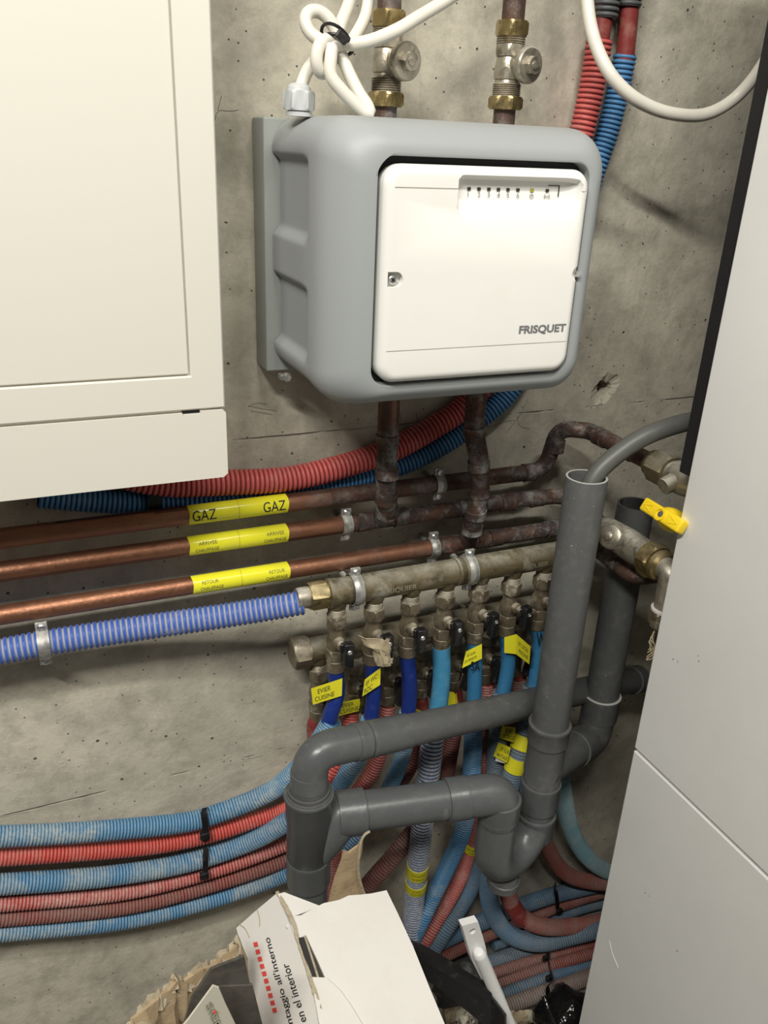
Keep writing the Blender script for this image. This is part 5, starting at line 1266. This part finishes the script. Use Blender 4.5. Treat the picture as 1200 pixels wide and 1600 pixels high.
# cream printed box corner
t = thing('cream_leaflet', 'cream folded card with outlined lettering, between the brown and white cartons', 'card', P(330, 1600, .45))
cf = [(333, 1541), (342, 1544), (352, 1568), (366, 1597), (400, 1670), (230, 1680), (262, 1632), (294, 1594)]
m = MB(); m.poly([P(x, y, .45) for x, y in cf][::-1], .002); sh = m.build('sheet', M['cream_paper'], t, 20)
mm = MB(); q4 = [P(x, y, .4504) for x, y in ((321, 1571), (350, 1640), (363, 1634), (329, 1563))]
text_quad(mm, 'SIEMEN', q4[0], q4[1], q4[2], q4[3], 0, 1, 0, 1, .012, .0006); mm.build('lettering', M['print_soft'], sh, 0)
mm = MB(); text_quad(mm, 'SIEMEN', q4[0], q4[1], q4[2], q4[3], 0.005, .995, .03, .97, -.018, .0011); mm.build('lettering_fill', M['cream_paper'], sh, 0)
mm = MB(); c_ = P(335.5, 1581, .4525); mm.lathe(c_, c_ + np.array((0, -1, .4)), [(0, .0014), (.0003, .0014)], 12); mm.build('red_dot', M['print_red'], sh, 0)

# black plastic tray corner behind the carton
t = thing('black_tray', 'black plastic tray edge sticking out right of the white carton', 'tray', (.5, -.33, 0))
def TD(px): return .285 + (px - 640) * .0005
m = MB(); top = [(646, 1478), (668, 1487), (700, 1506), (735, 1529), (764, 1547)]
A_ = [P(x, y, TD(x)) for x, y in top]
rows = [[p + np.array((0, .008, 0)), p + np.array((0, .004, .003)), p + np.array((0, -.006, .001)), p + np.array((0, -.009, -.012))] for p in A_]; m.strip(rows, .003); m.build('rim', M['black'], t, 30)
m = MB(); rows = [[p + np.array((0, 0, -.002)), p + np.array((.002, -.006, -.020)), p + np.array((.004, -.010, -.040 - .006 * i))] for i, p in enumerate(A_)]; m.strip(rows, .003)
m.build('side', M['black'], t, 20)
m = MB(); pe = A_[-1]; pl_ = A_[-2]; low = lambda q_, k: np.array((q_[0] + k, q_[1] - .03, FLR + .003))
rows = [[pl_ + np.array((.012, -.006, -.030)), low(pl_, .035)], [pe + np.array((0, -.003, -.004)), low(pe, .03)], [pe + np.array((.008, -.03, -.012)), low(pe, .04) - np.array((0, .03, 0))]]
m.strip(rows, .003); m.build('corner', M['black'], t, 20)
# dark lump of plastic behind the tray
m = MB(); bmx = bmesh.new(); bmesh.ops.create_icosphere(bmx, subdivisions=3, radius=1); rnd = random.Random(6)
cq = P(722, 1516, .24)
V = [(cq[0] + v.co.x * .042 * (1 + .12 * math.sin(7 * v.co.z + 3 * v.co.y)), cq[1] + v.co.y * .022, cq[2] - .03 + v.co.z * .038 * (1 + .15 * math.sin(6 * v.co.x))) for v in bmx.verts]
m.add(V, [tuple(v.index for v in f.verts) for f in bmx.faces]); tag(m.build('dark_plastic_bag', plain('dull_black_sheet', (.02, .02, .02), .6, c2=(.10, .10, .095), scale=60, lo=.5, hi=.75, bump=.001, bscale=80), None, 50), 'dusty dark plastic sheet bunched behind the black tray edge', 'bag')
# glossy black bag by the cabinet
cq = P(888, 1580, .25); m = MB()
V = [(cq[0] + v.co.x * .052 * (1 + .16 * math.sin(5 * v.co.z + 4 * v.co.y)), cq[1] + v.co.y * .045 * (1 + .15 * math.sin(6 * v.co.x)), max(FLR + .002, cq[2] - .012 + v.co.z * .045 * (1 + .2 * math.sin(5 * v.co.x + 2)))) for v in bmx.verts]
m.add(V, [tuple(v.index for v in f.verts) for f in bmx.faces]); m.tube([P(849, 1556, .26), P(854, 1568, .27), P(858, 1582, .28), P(866, 1600, .29)], .0035, 8, .004)
tag(m.build('black_bag', plain('glossy_black_film', (.006, .006, .006), .12, bump=.004, bscale=45), None, 60), 'glossy black plastic bag on the floor against the white cabinet', 'bag'); bmx.free()
# white plastic bracket
t = thing('white_bracket', 'white plastic bracket with a drilled head, standing up in front of the floor hoses', 'bracket', P(790, 1600, .36))
bd = .335
hd = [(722, 1447), (747, 1440), (754, 1462), (758, 1476), (763, 1500), (770, 1535), (752, 1530), (737, 1500), (731, 1478)]
m = MB(); m.poly([P(x, y, bd) for x, y in hd][::-1], .010); hdo = m.build('head', M['white_plastic'], t, 30)
bv = hdo.modifiers.new('b', 'BEVEL'); bv.width = .0012; bv.segments = 2
hc_ = P(738.5, 1455.5, bd); cu = MB(); vd = nrm(hc_ - np.array((0, -CAM_D, CAM_H))); cu.lathe(hc_ + np.array((0, -.02, 0)), hc_ + np.array((0, .02, 0)), [(0, .0047), (.04, .0047)], 24); cuo = cu.build('cut', M['white_plastic'], None); 
hdo.modifiers.clear(); boolean_cut(hdo, [cuo]); hdo.data.materials.clear(); hdo.data.materials.append(M['white_plastic'])
m = MB(); m.tube([P(747, 1486, bd + .006), P(766, 1530, bd + .010), P(800, 1612, bd + .025), P(830, 1690, bd + .04)], lambda s_: .0085 * min(1, .55 + (s_ * 22) ** .5 * .6), 20, .0012); m.build('rod', M['white_plastic'], t)
# paper scraps on the floor
def scrap(name, label, px, py, dz, size, mat, seed, asp=1.0):
    rnd = random.Random(seed); c = PZ(px, py, dz); rows = []
    for i in range(7):
        rows.append([c + np.array(((u - .5) * size * asp + rnd.uniform(-.3, .3) * size * .35, (i / 6 - .5) * size * .5 + rnd.uniform(-1, 1) * size * .1, size * .35 * math.sin(i * 1.3 + u * 4 + seed) + rnd.uniform(-.06, .06) * size)) for u in np.linspace(0, 1, 8)])
    m = MB(); m.strip(rows, .0008); tag(m.build(name, M[mat], None, 20), label, 'scrap paper')
scrap('paper_scrap', 'torn pale cardboard scrap on the floor left of the white bracket, nearest the carton', 712, 1576, .05, .050, 'masking', 3, .8)
scrap('paper_scrap', 'torn cream scrap just left of the bracket foot', 728, 1590, .07, .036, 'cream_paper', 5, .6)
scrap('paper_scrap', 'crumpled cream scrap right of the bracket rod', 836, 1586, .05, .030, 'cream_paper', 8)
scrap('paper_scrap', 'brown torn scrap touching the bracket rod on its right', 812, 1594, .05, .036, 'masking', 12)
